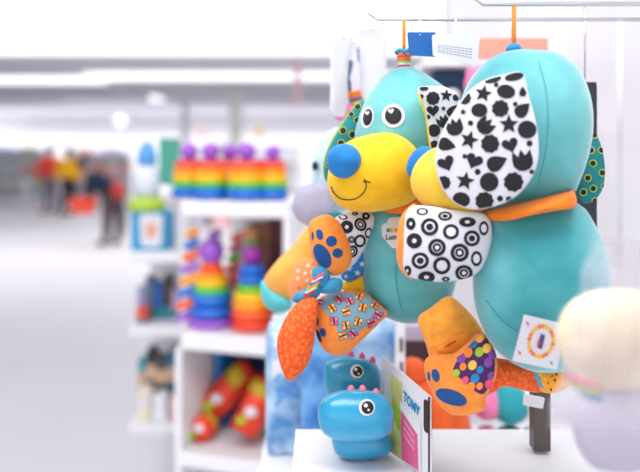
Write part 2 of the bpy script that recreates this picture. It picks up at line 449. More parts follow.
def earL(mb, s):
    for x, y, r in [(357.5, 106.5, 3), (351, 114, 2.6), (357, 120, 2.8), (343, 130.5, 3.4), (352.5, 134.5, 3.4), (341, 143, 3.2), (333.5, 152.5, 2.8), (347.5, 145, 2.8), (328.3, 165, 2.4), (334, 172, 2.8)]:
        s.decal(mb, ell(x, y, r*1.2), p_lg, 1); s.decal(mb, ell(x, y, r*.95), black_pr, 2)
cushion('ear', A, [(366, 101), (355, 105.5), (347, 117), (339, 129.5), (331.5, 143), (326, 156), (324, 170), (327, 181), (337, 180), (348, 160), (357, 140), (363, 120)], .852, 6, teal_dk, earL, c=(345, 142))
cushion('ear_trim', A, [(366, 99.5), (354, 104.3), (345.5, 116.5), (337.5, 129), (330, 142.5), (324.5, 156), (322.7, 170), (325.5, 182), (328, 180), (326, 170), (328, 156.5), (334, 143), (341, 130.5), (349, 118), (356, 107)], .856, 2, mat('lime_piping', (170, 190, 50), .8), c=(329.5, 149))
# collar glimpse under the chin
mb = MB(); lathe(mb, P(408, 205, .855), [(.030, -.008), (.040, -.007), (.044, 0), (.040, .007), (.030, .008)], collar_m, 40); mb.build('collar', A)
# left arm
def circA(mb, s):
    rings(mb, s, [('o', 343, 217, 4.4, .6, .2), ('h', 346.8, 227, 6.2, 1, 0), ('e', 360.5, 224.5, 6.6, .85, 1.0), ('o', 360, 241, 5.6, 1.1, .3), ('e', 352.5, 251.5, 5, 1.2, .4), ('h', 366, 216, 3.8), ('o', 368.5, 233, 3.4, 1.5, .2), ('h', 355, 213.5, 3, .6), ('e', 351.5, 239.5, 3.4)])
cushion('arm', A, [(338, 216), (350, 211.5), (364, 211), (374, 216), (373, 228), (368, 240), (362, 253), (352, 266), (337, 270), (328, 250), (328, 225)], .825, 15, white_cl, circA)
cushion('arm_lining', A, [(320, 216), (330, 212.5), (344, 214), (350, 226), (338, 236), (325, 230)], .832, 9, teal_dk)
def pawA(mb, s):
    s.decal(mb, ell(322.4, 256, 7.6, 13.2, -.5, 28), pad_bl, 1)
    for x, y, a, b, r in ((319.6, 234.6, 3.5, 5.6, -.25), (331.5, 241.3, 5.6, 5.4, 0), (337.6, 253.1, 5.3, 4.8, 0), (312.6, 236, 1.2, 4.2, 0)):
        s.decal(mb, ell(x, y, a, b, r), pad_bl, 1)
cushion('paw', A, [(308.5, 226), (315, 218), (328, 214.5), (339, 222), (349, 237), (352.5, 250), (351, 263), (343, 273), (332, 275.5), (320, 268), (312, 259), (309, 242)], .815, 15, orange, pawA)
soft_p = mat('rose_dot', (220, 140, 160), .85)
# left leg with the butterfly print
pan = [(317, 300), (331, 294.5), (346, 292.3), (363, 294), (376, 303.5), (385, 314), (381, 318), (367, 326), (354, 336), (340, 341), (337.5, 330), (332, 319), (324, 311)]
def legp(mb, s):
    s.decal(mb, pan, print_bl, 1, 8, smooth=3)
    for x, y in darts(pan, 10.4, 2, 4000):
        R = random.Random(int(x*7)); a0 = R.uniform(0, 6); cs = [p_or, p_ye, p_ye] if R.random() < .5 else [p_pi, soft_p, p_vi]
        s.decal(mb, ell(x, y, .9, 4, a0), p_nv, 3, 2)
        for i in range(4):
            a = a0+PI/4+i*PI/2; s.decal(mb, ell(x+2.8*math.cos(a), y+2.8*math.sin(a), 2.9, 2.0, a), p_nv, 2, 2)
            s.decal(mb, ell(x+2.8*math.cos(a), y+2.8*math.sin(a), 2.4, 1.6, a), cs[i % 2], 2.6, 2)
    s.decal(mb, ell(316.6, 320.5, 1.9, 4.8, -.15), pad_bl, 1); s.decal(mb, ell(322.8, 332.5, 3.1, 4.6, -.3), pad_bl, 1)
    s.decal(mb, ell(318.6, 336, 1.8, 7, -.35), p_nv, 1)
cushion('leg', A, [(316, 300), (331, 293), (347, 291), (364, 292.8), (377, 302), (389, 313.5), (384, 318), (371, 331), (357, 344.5), (345, 354), (334, 355), (323, 349), (316.5, 336), (314, 320), (314, 308)], .825, 22, orange, legp, c=(345, 320))
# right leg and foot
def cord(mb, s):
    s.decal(mb, [(443, 348), (450, 342.5), (457, 339.5), (456, 342), (449, 346.5)], orange_dk, 1, 3)
    s.line(mb, [(424, 350), (440, 345), (458, 334), (477, 324)], .5, mat('orange_cord_groove', (236, 136, 40), .9), 1)
cushion('leg', A, [(418, 319.5), (431, 308), (446, 297), (456, 299.5), (469, 312), (478, 323), (483.5, 334), (478, 346), (462, 358), (444, 363), (431, 360), (426, 345)], .785, 20, orange_cord, cord)
pp = [(453, 369), (460, 358), (471, 343), (481.5, 334), (491, 346), (495, 364), (492, 380), (484, 394), (475, 391), (463, 381)]
def foot(mb, s):
    s.decal(mb, pp, purple_pr, 1, 8, smooth=2)
    cs = [p_or, p_ye, p_vi, p_or, p_bl, p_gr, p_pi, p_vi, p_ye, p_bl]
    for i, (x, y) in enumerate(darts(pp, 8.3, 3, 4000)):
        r = 4.6 if i % 3 else 3.6; s.decal(mb, ell(x, y, r*.92, r*1.1, .4), cs[i % 10], 2, 2)
    for i, (x, y) in enumerate(darts(pp, 5.2, 13, 600)): pass
    s.decal(mb, ell(451.3, 397.3, 16.4, 7.4, .33, 30), pad_bl, 1); s.decal(mb, ell(435.6, 375.4, 3.9, 6.7, -.25), pad_bl, 1)
    s.decal(mb, ell(428.8, 376.5, 1.5, 5, -.1), pad_bl, 1)
cushion('foot', A, [(426, 359), (438, 355), (454, 354), (468, 344), (482, 332.5), (493, 346), (497, 364), (494, 381), (486, 396), (484, 408), (470, 414), (450, 413.5), (437, 402), (429, 386), (424.5, 372)], .745, 22, orange, foot, c=(461, 378), sx=-.0005)
# ribbon, rattle leaf
cushion('rattle_leaf', A, [(315, 297), (303, 299), (290, 311), (281.5, 326), (277, 341), (278.5, 359), (284, 374.5), (288.5, 381), (298, 376), (308, 364), (313.5, 346), (315.5, 328.5), (318, 308)], .80, 15, honey, c=(298, 338))
for o_, m_ in (([(303, 292), (312, 284), (322, 286), (318, 297), (305, 300)], ribbon_bl), ([(312, 270), (322, 266), (330, 273), (327, 285), (316, 286)], ribbon_bl), ([(322, 284), (332, 278), (342, 280), (341, 291), (328, 294), (320, 292)], ribbon_bl),
               ([(296, 293), (306, 290), (312, 296), (300, 303), (292, 300)], ribbon_bl)):
    cushion('ribbon', A, o_, .807, 6, m_)
mb = MB(); k0 = P(316, 284, .797)
for i, m_ in enumerate((p_re, tag_w, p_lg, p_or, p_bl, tag_w, p_pi)):
    a = P(309+i*1.6, 293-i*2.7, .797); b = P(310.4+i*1.6, 290.5-i*2.7, .797); d = Vector((.006, 0, .0035))
    tube(mb, [a-d*.9, a+d], .0017, m_, 8)
mb.build('rainbow_cord', A)
def stars(mb, s):
    for x, y, r in ((349, 268, 4), (357.5, 273, 3.4), (354, 262, 2.6), (362, 264, 3.4), (346, 276.5, 2.4)): s.decal(mb, shp('star', x, y, r, .2), white_cl, 1)
cushion('crinkle_cloth', A, [(341, 276), (349, 262), (357, 254), (366, 252), (368, 270), (360, 277), (349, 282)], .85, 5, star_bl, stars)
settle(cushion('crinkle_cloth', A, [(340, 287), (350, 279), (364, 274), (370, 285), (366, 294), (350, 293)], .853, 5, yellow)[0], 'plain yellow crinkle cloth')
# hanging loop
mb = MB(); tp = P(404, 67, .85)
for i, (m_, r, z) in enumerate(((p_re, .0085, 0), (tag_w, .0088, .003), (p_lg, .0085, .006), (p_or, .009, .009), (p_pi, .0088, .012), (p_ye, .008, .015))):
    lathe(mb, tp+Vector((0, 0, z)), [(r*.7, -.0018), (r, 0), (r*.7, .0018)], m_, 18)
mb.build('rainbow_cord', A)
mb = MB()
tube(mb, [P(396, 53, .85), P(400, 50, .846), P(404, 52, .844), P(408, 50, .846), P(414, 54, .85)], .003, ribbon_bl)
tube(mb, [tp+Vector((0, 0, .016)), P(404, 44, .85), P(404, 30, .85), P(404, 21, .85)], .0022, p_or)
mb.build('hanging_loop', A)

# ============================================================ big puppy on the right, turned away
B = thing('plush_puppy', P(535, 375, .72), 'large teal plush puppy turned sideways, big black-and-white patterned ear and orange collar', 'plush toy', 'hanging plush puppies')
bodyB, sB = cushion('body', B, [(490, 205), (484, 225), (477, 245), (473.5, 280), (477, 312), (489, 341), (508, 360), (535, 371), (565, 369), (590, 352), (605, 325), (609, 290), (604, 250), (592, 222), (577, 203), (540, 196)], .725, 56, teal)
mb = MB(); sB.line(mb, [(486, 300), (500, 318), (515, 330), (535, 338)], .9, MATS['teal_seam'], 1); mb.build('seam', bodyB)
headB, shB = cushion('head', B, [(516, 49.5), (535, 50), (556, 53), (574, 66), (584, 84), (590, 108), (590, 135), (585, 160), (577, 182), (566, 200), (530, 208), (490, 205), (468, 190), (457, 160), (457, 120), (466, 88), (481, 66), (498, 54)], .725, 55, teal)
mb = MB(); shB.line(mb, [(538, 60), (546, 90), (548, 130), (543, 165), (536, 190)], .6, MATS['teal_seam'], 1); mb.build('seam', headB)
mzB, smB = cushion('muzzle', B, [(411, 186), (412, 172), (420, 158), (434, 148), (455, 145), (480, 152), (494, 180), (487, 206), (468, 216), (446, 213), (428, 207), (417, 199)], .725, 32, yellow_lt)
mb = MB(); s_ = Surf([(422, 146.5), (431, 148), (436, 158), (433, 170), (424, 178), (412, 178), (406.5, 172), (408, 160), (414, 151)], .742, 13); s_.mesh(mb, noseb); mb.build('nose', mzB)
def earB(mb, s):
    L_ = [('o', 215, 57, 26, -.25, .4), ('o', 278, 49, 29, -.2, .42), ('o', 225, 73, 7), ('star', 187, 99, 27, .2), ('o', 254, 93, 27, .15, .76), ('drop', 303, 93, 15, 1.5), ('star', 127, 153, 11, .2), ('flower', 131, 112, 20), ('o', 175, 148, 24, 0, .85),
          ('flower', 237, 143, 26), ('o', 281, 130, 7), ('drop', 304, 146, 27, 2.4), ('crown', 193, 194, 28, .8), ('o', 149, 186, 8), ('crown', 102, 198, 28, -.3), ('star', 262, 190, 30, 0), ('o', 316, 205, 28, .1, .95),
          ('star', 145, 236, 29, .3), ('flower', 207, 247, 28), ('heart', 266, 250, 26, -.3), ('o', 323, 246, 9), ('drop', 80, 250, 27, 3.4), ('heart', 160, 297, 27, .4), ('drop', 228, 303, 32, 2.7), ('crown', 303, 297, 34, -.2),
          ('o', 132, 284, 7), ('heart', 77, 304, 27, -.4), ('o', 170, 330, 9), ('star', 133, 357, 29, .2), ('o', 204, 360, 28), ('flower', 276, 360, 30), ('flower', 70, 362, 21), ('o', 122, 412, 26, .3, .85), ('flower', 190, 416, 28), ('o', 236, 409, 9), ('o', 262, 411, 9), ('o', 330, 330, 7)]
    for t, x, y, r, *k in L_:
        s.decal(mb, shp(t, 420+x/2.95, 60+y/2.95, r/2.95, k[0] if k else 0, k[1] if len(k) > 1 else 1), black_pr, 1, 3)
cushion('ear', B, [(459, 104), (471, 89), (487, 79), (504, 74.3), (522.5, 72.5), (528, 93), (535, 118), (538.5, 141), (537.5, 163), (529, 182), (515, 197), (496, 206), (475, 209.5), (457, 204.5), (444.5, 192), (437.5, 175), (435, 158), (438.5, 141), (446, 124)], .671, 7, white_cl, earB, sx=-.00028, c=(492, 143))
def earB2(mb, s):
    for x, y in darts([(570, 135), (600, 128), (606, 200), (575, 205)], 10, 8):
        s.decal(mb, ell(x, y, 4), p_lg, 1); s.decal(mb, ell(x, y, 2.7), p_nv, 2)
cushion('ear', B, [(578, 128), (592, 130), (601, 145), (605, 170), (602, 190), (592, 202), (580, 200), (570, 170)], .765, 6, teal_dk, earB2)
cushion('collar', B, [(482, 212.5), (500, 205.5), (530, 196.5), (552, 191), (567, 188.5), (569, 205), (552, 208), (530, 212), (505, 217), (489, 221)], .722, 57, collar_m, p=.36, c=(530, 204))
def armB(mb, s):
    Z = lambda x, y: (380+x/2.86, 180+y/2.86)
    L_ = [('o', 121, 90, 16, .6), ('d', 186, 103, 19, .65), ('h', 250, 120, 23, .6), ('d', 142, 134, 24), ('o', 203, 148, 22, .95), ('d', 263, 167, 22), ('h', 98, 174, 21), ('e', 163, 193, 24), ('e', 228, 208, 25), ('h', 88, 125, 13, 1.3),
          ('d', 115, 231, 24, .95), ('o', 177, 245, 24), ('e', 240, 266, 24, .9), ('h', 133, 278, 23, .7), ('o', 276, 225, 15, 1.4), ('o', 297, 138, 13, 1.5), ('h', 78, 260, 11, 1.3), ('h', 188, 284, 11, .6)]
    rings(mb, s, [(t,)+Z(x, y)+(r/2.86,)+tuple(k) for t, x, y, r, *k in L_])
armo, _s = cushion('arm', B, [(410, 207), (430, 206), (455, 210), (486, 215), (492, 235), (485, 262), (472, 276), (447, 281.5), (424, 280.5), (407, 275), (402, 262), (401.5, 242), (404, 222)], .703, 20, white_cl, armB, sx=.00005)
mb = MB(); s_ = Surf([(416, 203.5), (406, 209.5), (399.5, 221), (396.5, 243), (397.5, 263), (404, 274.5), (414, 278), (418, 255), (417, 225)], .708, 15); s_.mesh(mb, orange); mb.build('paw', armo)
legB, _s = cushion('leg', B, [(484, 352), (497, 358), (512, 360.5), (529, 364), (542, 370), (543, 391), (524, 390), (508, 386), (496, 387.5), (486, 395), (474, 390), (472, 365)], .752, 14, honey)
def footB(mb, s):
    s.decal(mb, [(527, 366), (532, 365), (541, 378), (546, 391), (541, 391), (533, 381)], mat('light_blue_band', (90, 170, 200), .8), 1, 3)
    for x, y in darts([(535, 366), (557, 368), (556, 391), (548, 390)], 4.6, 4): s.decal(mb, ell(x, y, 1.5, .9, x), random.Random(int(x*y)).choice([p_nv, p_re, p_nv, p_ye]), 1, 2)
mb = MB(); s_ = Surf([(527, 365), (540, 366), (555, 366), (567, 372), (568, 385), (557, 391), (544, 392.5), (534, 384)], .75, 13); s_.mesh(mb, mat('yellow_orange_print', (250, 170, 40), .8)); footB(mb, s_); mb.build('foot', legB)
# sewn tag
emb_r = mat('salmon_ink', (232, 130, 100), .8)
mb = MB(); sl = Slab([(524, 315, .660), (566, 325, .660), (557, 370, .675), (512.5, 361, .675)], .0006); sl.mesh(mb, tag_w, .02)
for i in range(22):
    a = 2*PI*i/22; m_ = [p_or, p_ye, p_ye, emb_r][i % 4]; cx, cy = .52+.27*math.cos(a), .46+.33*math.sin(a)
    sl.poly(mb, ell(cx, cy, .052, .05, a, 8), m_, 1)
sl.poly(mb, ell(.52, .46, .13, .2), mat('pale_pink_ink', (238, 214, 224), .8), 1)
sl.poly(mb, [(.47, .3), (.58, .31), (.57, .62), (.46, .6)], mat('indigo_ink', (70, 84, 140), .8), 2); sl.poly(mb, [(.45, .42), (.50, .42), (.49, .56), (.44, .55)], p_re, 3)
for u, v, m_ in ((.12, .14, p_pi), (.88, .12, p_bl), (.1, .78, p_pi), (.84, .86, grey_ink)): sl.poly(mb, ell(u, v, .05, .018, .5, 8), m_, 1); sl.poly(mb, ell(u+.02, v+.035, .035, .015, .5, 8), m_, 1)
settle(mb.build('care_tag', B, False), 'white square sewn-in tag with coloured oval emblem')
mb = MB(); tp = P(514, 50, .725); lathe(mb, tp, [(.004, -.003), (.008, 0), (.006, .004), (.004, .006)], star_bl, 16); tube(mb, [tp, P(514, 30, .725), P(514, 6, .725)], .002, p_or); mb.build('hanging_loop', B)

# ============================================================ display panel, hooks, tags
XP = .50
def hook(pt, label, x1=XP-.012):
    t = thing('display_hook', (x1, pt[1], pt[2]), label, 'hook', 'chrome display hooks')
    mb = MB(); p = Vector(pt); tube(mb, [(x1, p.y, p.z), (p.x-.03, p.y, p.z), (p.x-.04, p.y, p.z+.008)], .0022, chrome); mb.build('wire', t)
    mb = MB(); box(mb, (x1-.004, p.y-.015, p.z-.02), (x1, p.y+.015, p.z+.02), chrome); mb.build('backplate', t, False)
hook(P(404, 19.5, .85)+Vector((0, 0, 0)), 'chrome hook above the smiling puppy facing us')
hook(P(514, 4, .725), 'chrome hook above the large sideways puppy')
rk = thing('display_rack', (XP, 1.6, 0), 'tall white store display rack behind the hanging puppies', 'display rack')
mb = MB(); box(mb, (XP, .45, .05), (XP+.03, 3.0, 2.2), white_paint); mb.build('back_panel', rk, False)
mb = MB(); box(mb, (XP-.012, .45, .05), (XP, .475, 2.2), white_paint); mb.build('upright', rk, False)
mb = MB(); box(mb, (XP-.012, 2.95, .05), (XP, 3.0, 2.2), white_paint); mb.build('upright', rk, False)
mb = MB(); box(mb, (XP-.30, .45, 0), (XP+.03, 3.0, .12), white_paint); mb.build('base', rk, False)
# white top shelf with a navy box and pink toy under it
pA = P(424, 69, 1.55); pB = P(500, 69, 1.55)
mb = MB(); box(mb, (pA.x, 1.55, pA.z+.006), (XP-.002, 1.95, pA.z+.022), white_paint); settle(mb.build('display_shelf', rk, False, .002))
pz = P(437, 112, 1.6)
tb = thing('toy_box', P(455, 125, 1.6), 'dark navy toy box under the white shelf between the two puppies', 'toy box')
mb = MB(); a = P(432, 130, 1.6); b = P(480, 72, 1.6); box(mb, (a.x, 1.6, a.z), (b.x, 1.72, b.z), navy_card); mb.build('carton', tb, False, .002)
mb = MB(); ball(mb, P(452, 97, 1.585), .018, white_card); mb.build('window_bubble', tb)
b2 = mb = MB(); box(mb, (a.x, 1.56, a.z-.02), (XP-.002, 1.95, a.z), white_paint); mb.build('display_shelf', rk, False, .002)
t = thing('plush_toy', P(478, 130, 1.45), 'round pink plush toy half hidden behind the big patterned ear', 'plush toy')
mb = MB(); ball(mb, P(484, 86, 1.45), .038, pink_fl, 1.1); mb.build('head', t)
mb = MB(); ball(mb, P(494, 118, 1.45), .05, pink_fl, 1.1); mb.build('body', t)
mb = MB(); ball(mb, P(473, 74, 1.45), .014, pink_fl); mb.build('ear', t)
mb = MB(); ball(mb, P(494, 71, 1.45), .014, pink_fl); mb.build('ear', t)
t = thing('hang_card', P(520, 58, 1.1), 'blurred salmon card at the top edge above the large puppy', 'card')
mb = MB(); Slab([(478, 38, 1.1), (548, 38, 1.1), (548, 58, 1.1), (478, 60, 1.1)], .002).mesh(mb, mat('salmon_card', (222, 160, 140), .6), .06); mb.build('card', t, False)
mb = MB(); tube(mb, [P(512, 38, 1.1), P(512, 20, 1.1)], .0012, chrome); mb.build('wire', t)
t = thing('toy_card', P(586, 235, .87), 'dark charcoal toy card behind the large puppy at the right edge', 'card')
mb = MB(); Slab([(572, 82, .87), (597, 82, .87), (597, 238, .87), (572, 238, .87)], .004).mesh(mb, mat('charcoal_card', (44, 44, 50), .6), .05); mb.build('card', t, False)
mb = MB(); tube(mb, [P(585, 83, .87), P(585, 5, .87)], .001, chrome); mb.build('wire', t)
# hang tag of the puppy: white card and blue card
ht = thing('hang_tag', P(450, 65, .80), 'white rounded hang tag with faint grey print over the smiling puppy', 'tag')
mb = MB(); sl = Slab([(432, 34, .80), (480, 34, .80), (477, 66, .80), (433, 56.5, .80)], .0015); sl.mesh(mb, white_card, .1)
for v in (.46, .55, .64, .73):
    for k in range(9):
        sl.poly(mb, [(.12+k*.085, v+.003*k), (.12+k*.085+.06, v+.003*k), (.12+k*.085+.06, v+.03+.003*k), (.12+k*.085, v+.03+.003*k)], grey_ink)
mb.build('card', ht, False)
bc = thing('hang_tag', P(420, 60, .83), 'bright blue hang tag beside the white one at the top', 'tag')
mb = MB(); sl = Slab([(407, 32, .825), (436, 32, .825), (437, 57, .825), (409, 55, .825)], .0015); sl.mesh(mb, blue_card, .06)
mb.build('card', bc, False)
for tt, px_, Y_ in ((ht, 456, .80), (bc, 420, .825)):
    mb = MB(); tube(mb, [P(px_, 35, Y_), P(px_, 22, Y_+.02), P(px_, 19.5*1.0, .85)], .0009, white_paint); mb.build('string', tt)

# cards hanging behind, left of the head
for i, (cs, m_, lab) in enumerate((
        ([(334, 40, 1.02), (354, 34, 1.05), (346, 117, 1.05), (333, 116, 1.02)], white_card, 'blurred white hang card left of the puppy head, leftmost of two'),
        ([(358, 30, 1.05), (385, 26, 1.0), (381, 96, 1.0), (361, 100, 1.05)], white_card, 'blurred speckled white hang card touching the puppy head top'))):
    t = thing('hang_card', P(cs[3][0]+8, cs[3][1], 1.03), lab, 'card')
    mb = MB(); sl = Slab(cs, .006); sl.mesh(mb, m_, .14)
    if i == 0: sl.poly(mb, [(.85, .3), (.98, .32), (.98, .7), (.86, .55)], navy_card)
    mb.build('card', t, False)
    if i == 0:
        mb = MB(); s_ = Surf([(333, 104), (348, 104), (360, 112), (356, 119), (342, 121), (334, 117)], 1.06, 5); s_.mesh(mb, pink_fl); mb.build('pink_trim', t)
    mb = MB(); q = sl.at(.5, .03); tube(mb, [q, q+Vector((0, 0, .05))], .001, chrome); mb.build('wire', t)
t = thing('hang_card', P(358, 112, 1.08), 'blurred blue and white printed card hanging between two white cards', 'card')
mb = MB(); sl = Slab([(343, 44, 1.08), (366, 40, 1.08), (364, 108, 1.08), (346, 110, 1.08)], .003); sl.mesh(mb, mat('pale_lilac_card', (224, 222, 238), .5), .05)
sl.poly(mb, [(.15, .15), (.45, .3), (.3, .5), (.1, .4)], mat('slate_blue_ink', (90, 120, 180), .7)); sl.poly(mb, [(.6, .1), (.9, .05), (.85, .35), (.65, .3)], blue_card); sl.poly(mb, [(.1, .6), (.3, .55), (.35, .95), (.2, .9)], navy_card)
mb.build('card', t, False)
mb = MB()
for k, m_ in enumerate((p_or, p_or, blue_card, p_ye, p_pi, p_re)):
    c_ = P(356+k*1.3, 93+k*3, 1.06); tube(mb, [c_-Vector((.012, 0, .003)), c_+Vector((.012, 0, .003))], .0035, m_, 8)
mb.build('rainbow_cord', t)
mb = MB(); q = sl.at(.5, .03); tube(mb, [q, q+Vector((0, 0, .05))], .001, chrome); mb.build('wire', t)

# ============================================================ blurred plush behind on the left
t = thing('plush_toy', P(300, 300, 1.1), 'blurred pale blue plush elephant with lilac ear and orange arm, behind the puppy', 'plush toy')
cushion('head', t, [(334, 128), (350, 130), (362, 160), (355, 195), (335, 212), (318, 205), (312, 180), (313, 155), (322, 138)], 1.12, 28, pale_bl)
cushion('ear', t, [(313, 183), (328, 188), (333, 204), (326, 222), (312, 227), (298, 220), (292, 206), (298, 190)], 1.08, 9, lilac)
cushion('body', t, [(325, 200), (345, 205), (352, 240), (345, 280), (325, 290), (308, 270), (306, 230)], 1.13, 26, pale_bl)
cushion('arm', t, [(309, 226), (320, 240), (318, 262), (300, 290), (284, 300), (268, 294), (264, 280), (276, 262), (292, 246)], 1.08, 18, mat('apricot_fleece', (253, 172, 78), .85, .4, .4, 400, .06, 60))
cushion('paw', t, [(262, 280), (272, 287), (288, 296), (292, 306), (282, 313), (268, 308), (261, 296)], 1.078, 15, mat('aqua_fleece', (92, 190, 196), .85, .4, .3, 400))
def sp(mb, s):
    for x, y in darts([(298, 268), (316, 262), (316, 292), (296, 290)], 6, 9): s.decal(mb, ell(x, y, 1.6), random.Random(int(x*y)).choice([p_bl, tag_w, p_pi]), 1, 2)
cushion('leg', t, [(303, 258), (316, 262), (322, 280), (312, 298), (294, 302), (288, 288), (294, 268)], .98, 10, mat('salmon_orange_print', (250, 150, 84), .85, .3), sp)
mb = MB(); tube(mb, [P(336, 130, 1.12), P(336, 60, 1.12), P(336, 0, 1.12)], .0015, chrome); mb.build('hanging_loop', t)
mb = MB(); ball(mb, P(315, 166, 1.088), .0045, black_gl, 1.5); mb.build('eye', t)

# ============================================================ lower shelf: dinosaurs in packaging
ls = thing('wire_shelf', (.2, .95, P(0, 430, .62).z), 'white lower display shelf with price rail at the bottom edge', 'shelf')
za = P(0, 470, .80).z
mb = MB(); a = P(292, 0, .80); box(mb, (a.x, .74, za-.012), (XP-.002, .92, za), white_paint); mb.build('shelf_board', ls, False, .001)
mb = MB(); box(mb, (a.x, .732, za-.03), (XP-.002, .7395, za+.006), white_paint); mb.build('price_rail', ls, False, .001)
def dinosaur(outl, Y, T, m, sm_, eyec, er, spikes, bodyo, lab):
    t = thing('toy_dinosaur', P(outl[0][0], 450, Y), lab, 'toy dinosaur', 'blue toy dinosaurs')
    h, s = cushion('head', t, outl, Y, T, m)
    e = MB(); s.decal(e, ell(eyec[0], eyec[1], er*1.3, er*1.35), white_card, 1, 4); s.decal(e, ell(eyec[0]+.6, eyec[1], er, er*1.05), black_gl, 2, 3)
    s.decal(e, ell(eyec[0]-1.2, eyec[1]-2, er*.32), white_card, 3, 2); s.decal(e, ell(eyec[0]+1.6, eyec[1]+2.4, er*.2), white_card, 3, 2); e.build('eye', h)
    for x, y, r in spikes:
        q = MB(); c_ = P(x, y, Y+.004); lathe(q, c_-Vector((0, 0, r*Y/F*1.6)), [(r*Y/F, 0), (r*Y/F*1.05, r*Y/F*1.2), (r*Y/F*.8, r*Y/F*2.1), (r*Y/F*.4, r*Y/F*2.6), (1e-5, r*Y/F*2.75)], sm_, 16); q.build('spike', h)
    cushion('body', t, bodyo, Y+.03, T*.8, m)
dinosaur([(324, 374), (326, 363), (336, 357.5), (354, 356.5), (371, 361), (380, 371), (382, 388), (376, 400), (355, 404), (333, 400), (325, 388)], .87, 20, dino2, pink_dkp, (357, 371.3), 5, [(351, 354, 3), (362, 355.5, 3), (372.6, 359.5, 3)],
         [(338, 395), (378, 390), (392, 405), (394, 418), (388, 431), (366, 434.5), (342, 431), (332, 416)], 'darker teal-blue toy dinosaur head, the one behind and above')
dinosaur([(318, 420), (319, 406), (327, 396), (342, 391), (361, 390.5), (379, 394), (390.5, 403), (394, 418), (390, 432), (372, 440), (342, 440), (324, 433)], .80, 24, dino, pink_pl, (367, 407.5), 6.2, [(351, 389.5, 4.1), (362.5, 389.5, 4.1), (376, 393, 4.1)],
         [(336, 428), (372, 426), (390, 436), (391, 450), (372, 457.5), (345, 457.5), (333, 448)], 'bright blue toy dinosaur head in front at the bottom')
# package card with lettering
pk = thing('toy_package', P(410, 445, .80), 'white and lime toy package with blue lettering beside the dinosaurs', 'toy package')
mb = MB(); sl = Slab([(382, 356, .86), (430, 397, .76), (430, 480, .76), (382, 446, .86)], .002); sl.mesh(mb, white_card, .0)
sl.poly(mb, [(.2, .1), (.45, .12), (.47, 1), (.2, 1)], lime_card); sl.poly(mb, [(.25, .35), (.42, .45), (.42, .7), (.25, .6)], p_gr, 2)
sl.poly(mb, [(.42, .33), (.84, .42), (.84, .99), (.47, .99)], white_card, 3)
sl.text(mb, 'TOMY', .655, .26, .115, .155, mat('tomy_blue', (14, 140, 190), .5), 4, .04, rot=-.10)
sl.poly(mb, [(.44, .42), (.78, .56), (.80, .98), (.46, .98)], pink_card, 4)
for v in (.5, .58, .66): sl.poly(mb, [(.5, v), (.72, v+.09), (.72, v+.115), (.5, v+.025)], pink_soft, 5)
mb.build('front_card', pk, False)
mb = MB(); sl = Slab([(430, 397, .76), (432, 398, .82), (432, 456, .82), (430, 480, .76)], .002); sl.mesh(mb, dark_in); mb.build('side_panel', pk, False)
mb = MB(); sl = Slab([(423.5, 399, .757), (427.5, 402, .752), (427.5, 434, .752), (423.5, 430, .757)], .002)
sl.mesh(mb, dark_in, .2); mb.build('die_cut_slot', pk, False)
# blurred things behind on that shelf
def bag(px0, py0, px1, py1, Y, m, T, lab, extra=None):
    t = thing('toy_bag', P((px0+px1)/2, py1, Y), lab, 'toy bag', 'blue toy bags')
    o, s = cushion('bag', t, [(px0, py0+3), ((px0+px1)/2, py0), (px1, py0+4), (px1+2, (py0+py1)/2), (px1, py1), ((px0+px1)/2, py1), (px0, py1), (px0-2, (py0+py1)/2)], Y, T, m, extra, p=.35)
    q = MB(); Slab([(px0+4, py0-8, Y), (px1-4, py0-8, Y), (px1-4, py0+6, Y-.002), (px0+4, py0+6, Y-.002)], .003).mesh(q, white_card, .1); q.build('header_card', t, False)
sky_b = mat('sky_blue_bag', (84, 156, 220), .35, var=.25, vscale=22, col2=(196, 222, 242)); mid_b = mat('mid_blue_bag', (30, 120, 204), .35, var=.2, vscale=20, col2=(120, 180, 230))
def bagx(mb, s):
    s.decal(mb, [(280, 352), (302, 340), (304, 362), (284, 372)], mid_b, 1, 3); s.decal(mb, [(270, 332), (288, 330), (294, 342), (274, 348)], white_card, 1, 3)
    s.decal(mb, [(270, 385), (296, 378), (300, 400), (276, 408)], mid_b, 1, 3); s.decal(mb, [(272, 360), (280, 358), (290, 378), (272, 380)], white_card, 1, 3)
bag(268, 322, 306, 452, 1.28, sky_b, 18, 'blurred light blue toy bag under the orange leaf, leftmost of three', bagx)
bag(303, 330, 345, 452, 1.22, mid_b, 16, 'blurred mid blue toy bag behind the dinosaurs, between two others')
bag(344, 322, 396, 452, 1.30, sky_b, 16, 'blurred light blue toy bag right of the dinosaurs, below the puppy body')
ls2 = thing('display_shelf', P(330, 455, 1.25), 'white shelf behind, carrying the blurred blue toy bags', 'shelf')
mb = MB(); a = P(262, 452, 1.28); box(mb, (a.x, 1.12, a.z-.02), (XP-.002, 1.42, a.z-.001), white_paint); mb.build('shelf_board', ls2, False, .001)
pole = thing('shelf_upright', P(401, 450, 1.1), 'narrow white upright with dark slots behind the toy package', 'upright')
mb = MB(); a = P(396, 0, 1.15); b = P(405, 0, 1.15); box(mb, (a.x, 1.15, P(0, 452, 1.15).z), (b.x, 1.17, P(0, 318, 1.15).z), white_paint); mb.build('post', pole, False)
mb = MB(); a = P(400, 0, 1.148)
for k in range(4): box(mb, (a.x, 1.147, P(0, 352+k*24, 1.148).z), (a.x+.004, 1.1495, P(0, 338+k*24, 1.148).z), dark_in)
mb.build('slot', pole, False)
t = thing('toy_box', P(425, 362, 1.3), 'blurred dark brown box between the puppy body and its raised leg', 'toy box')
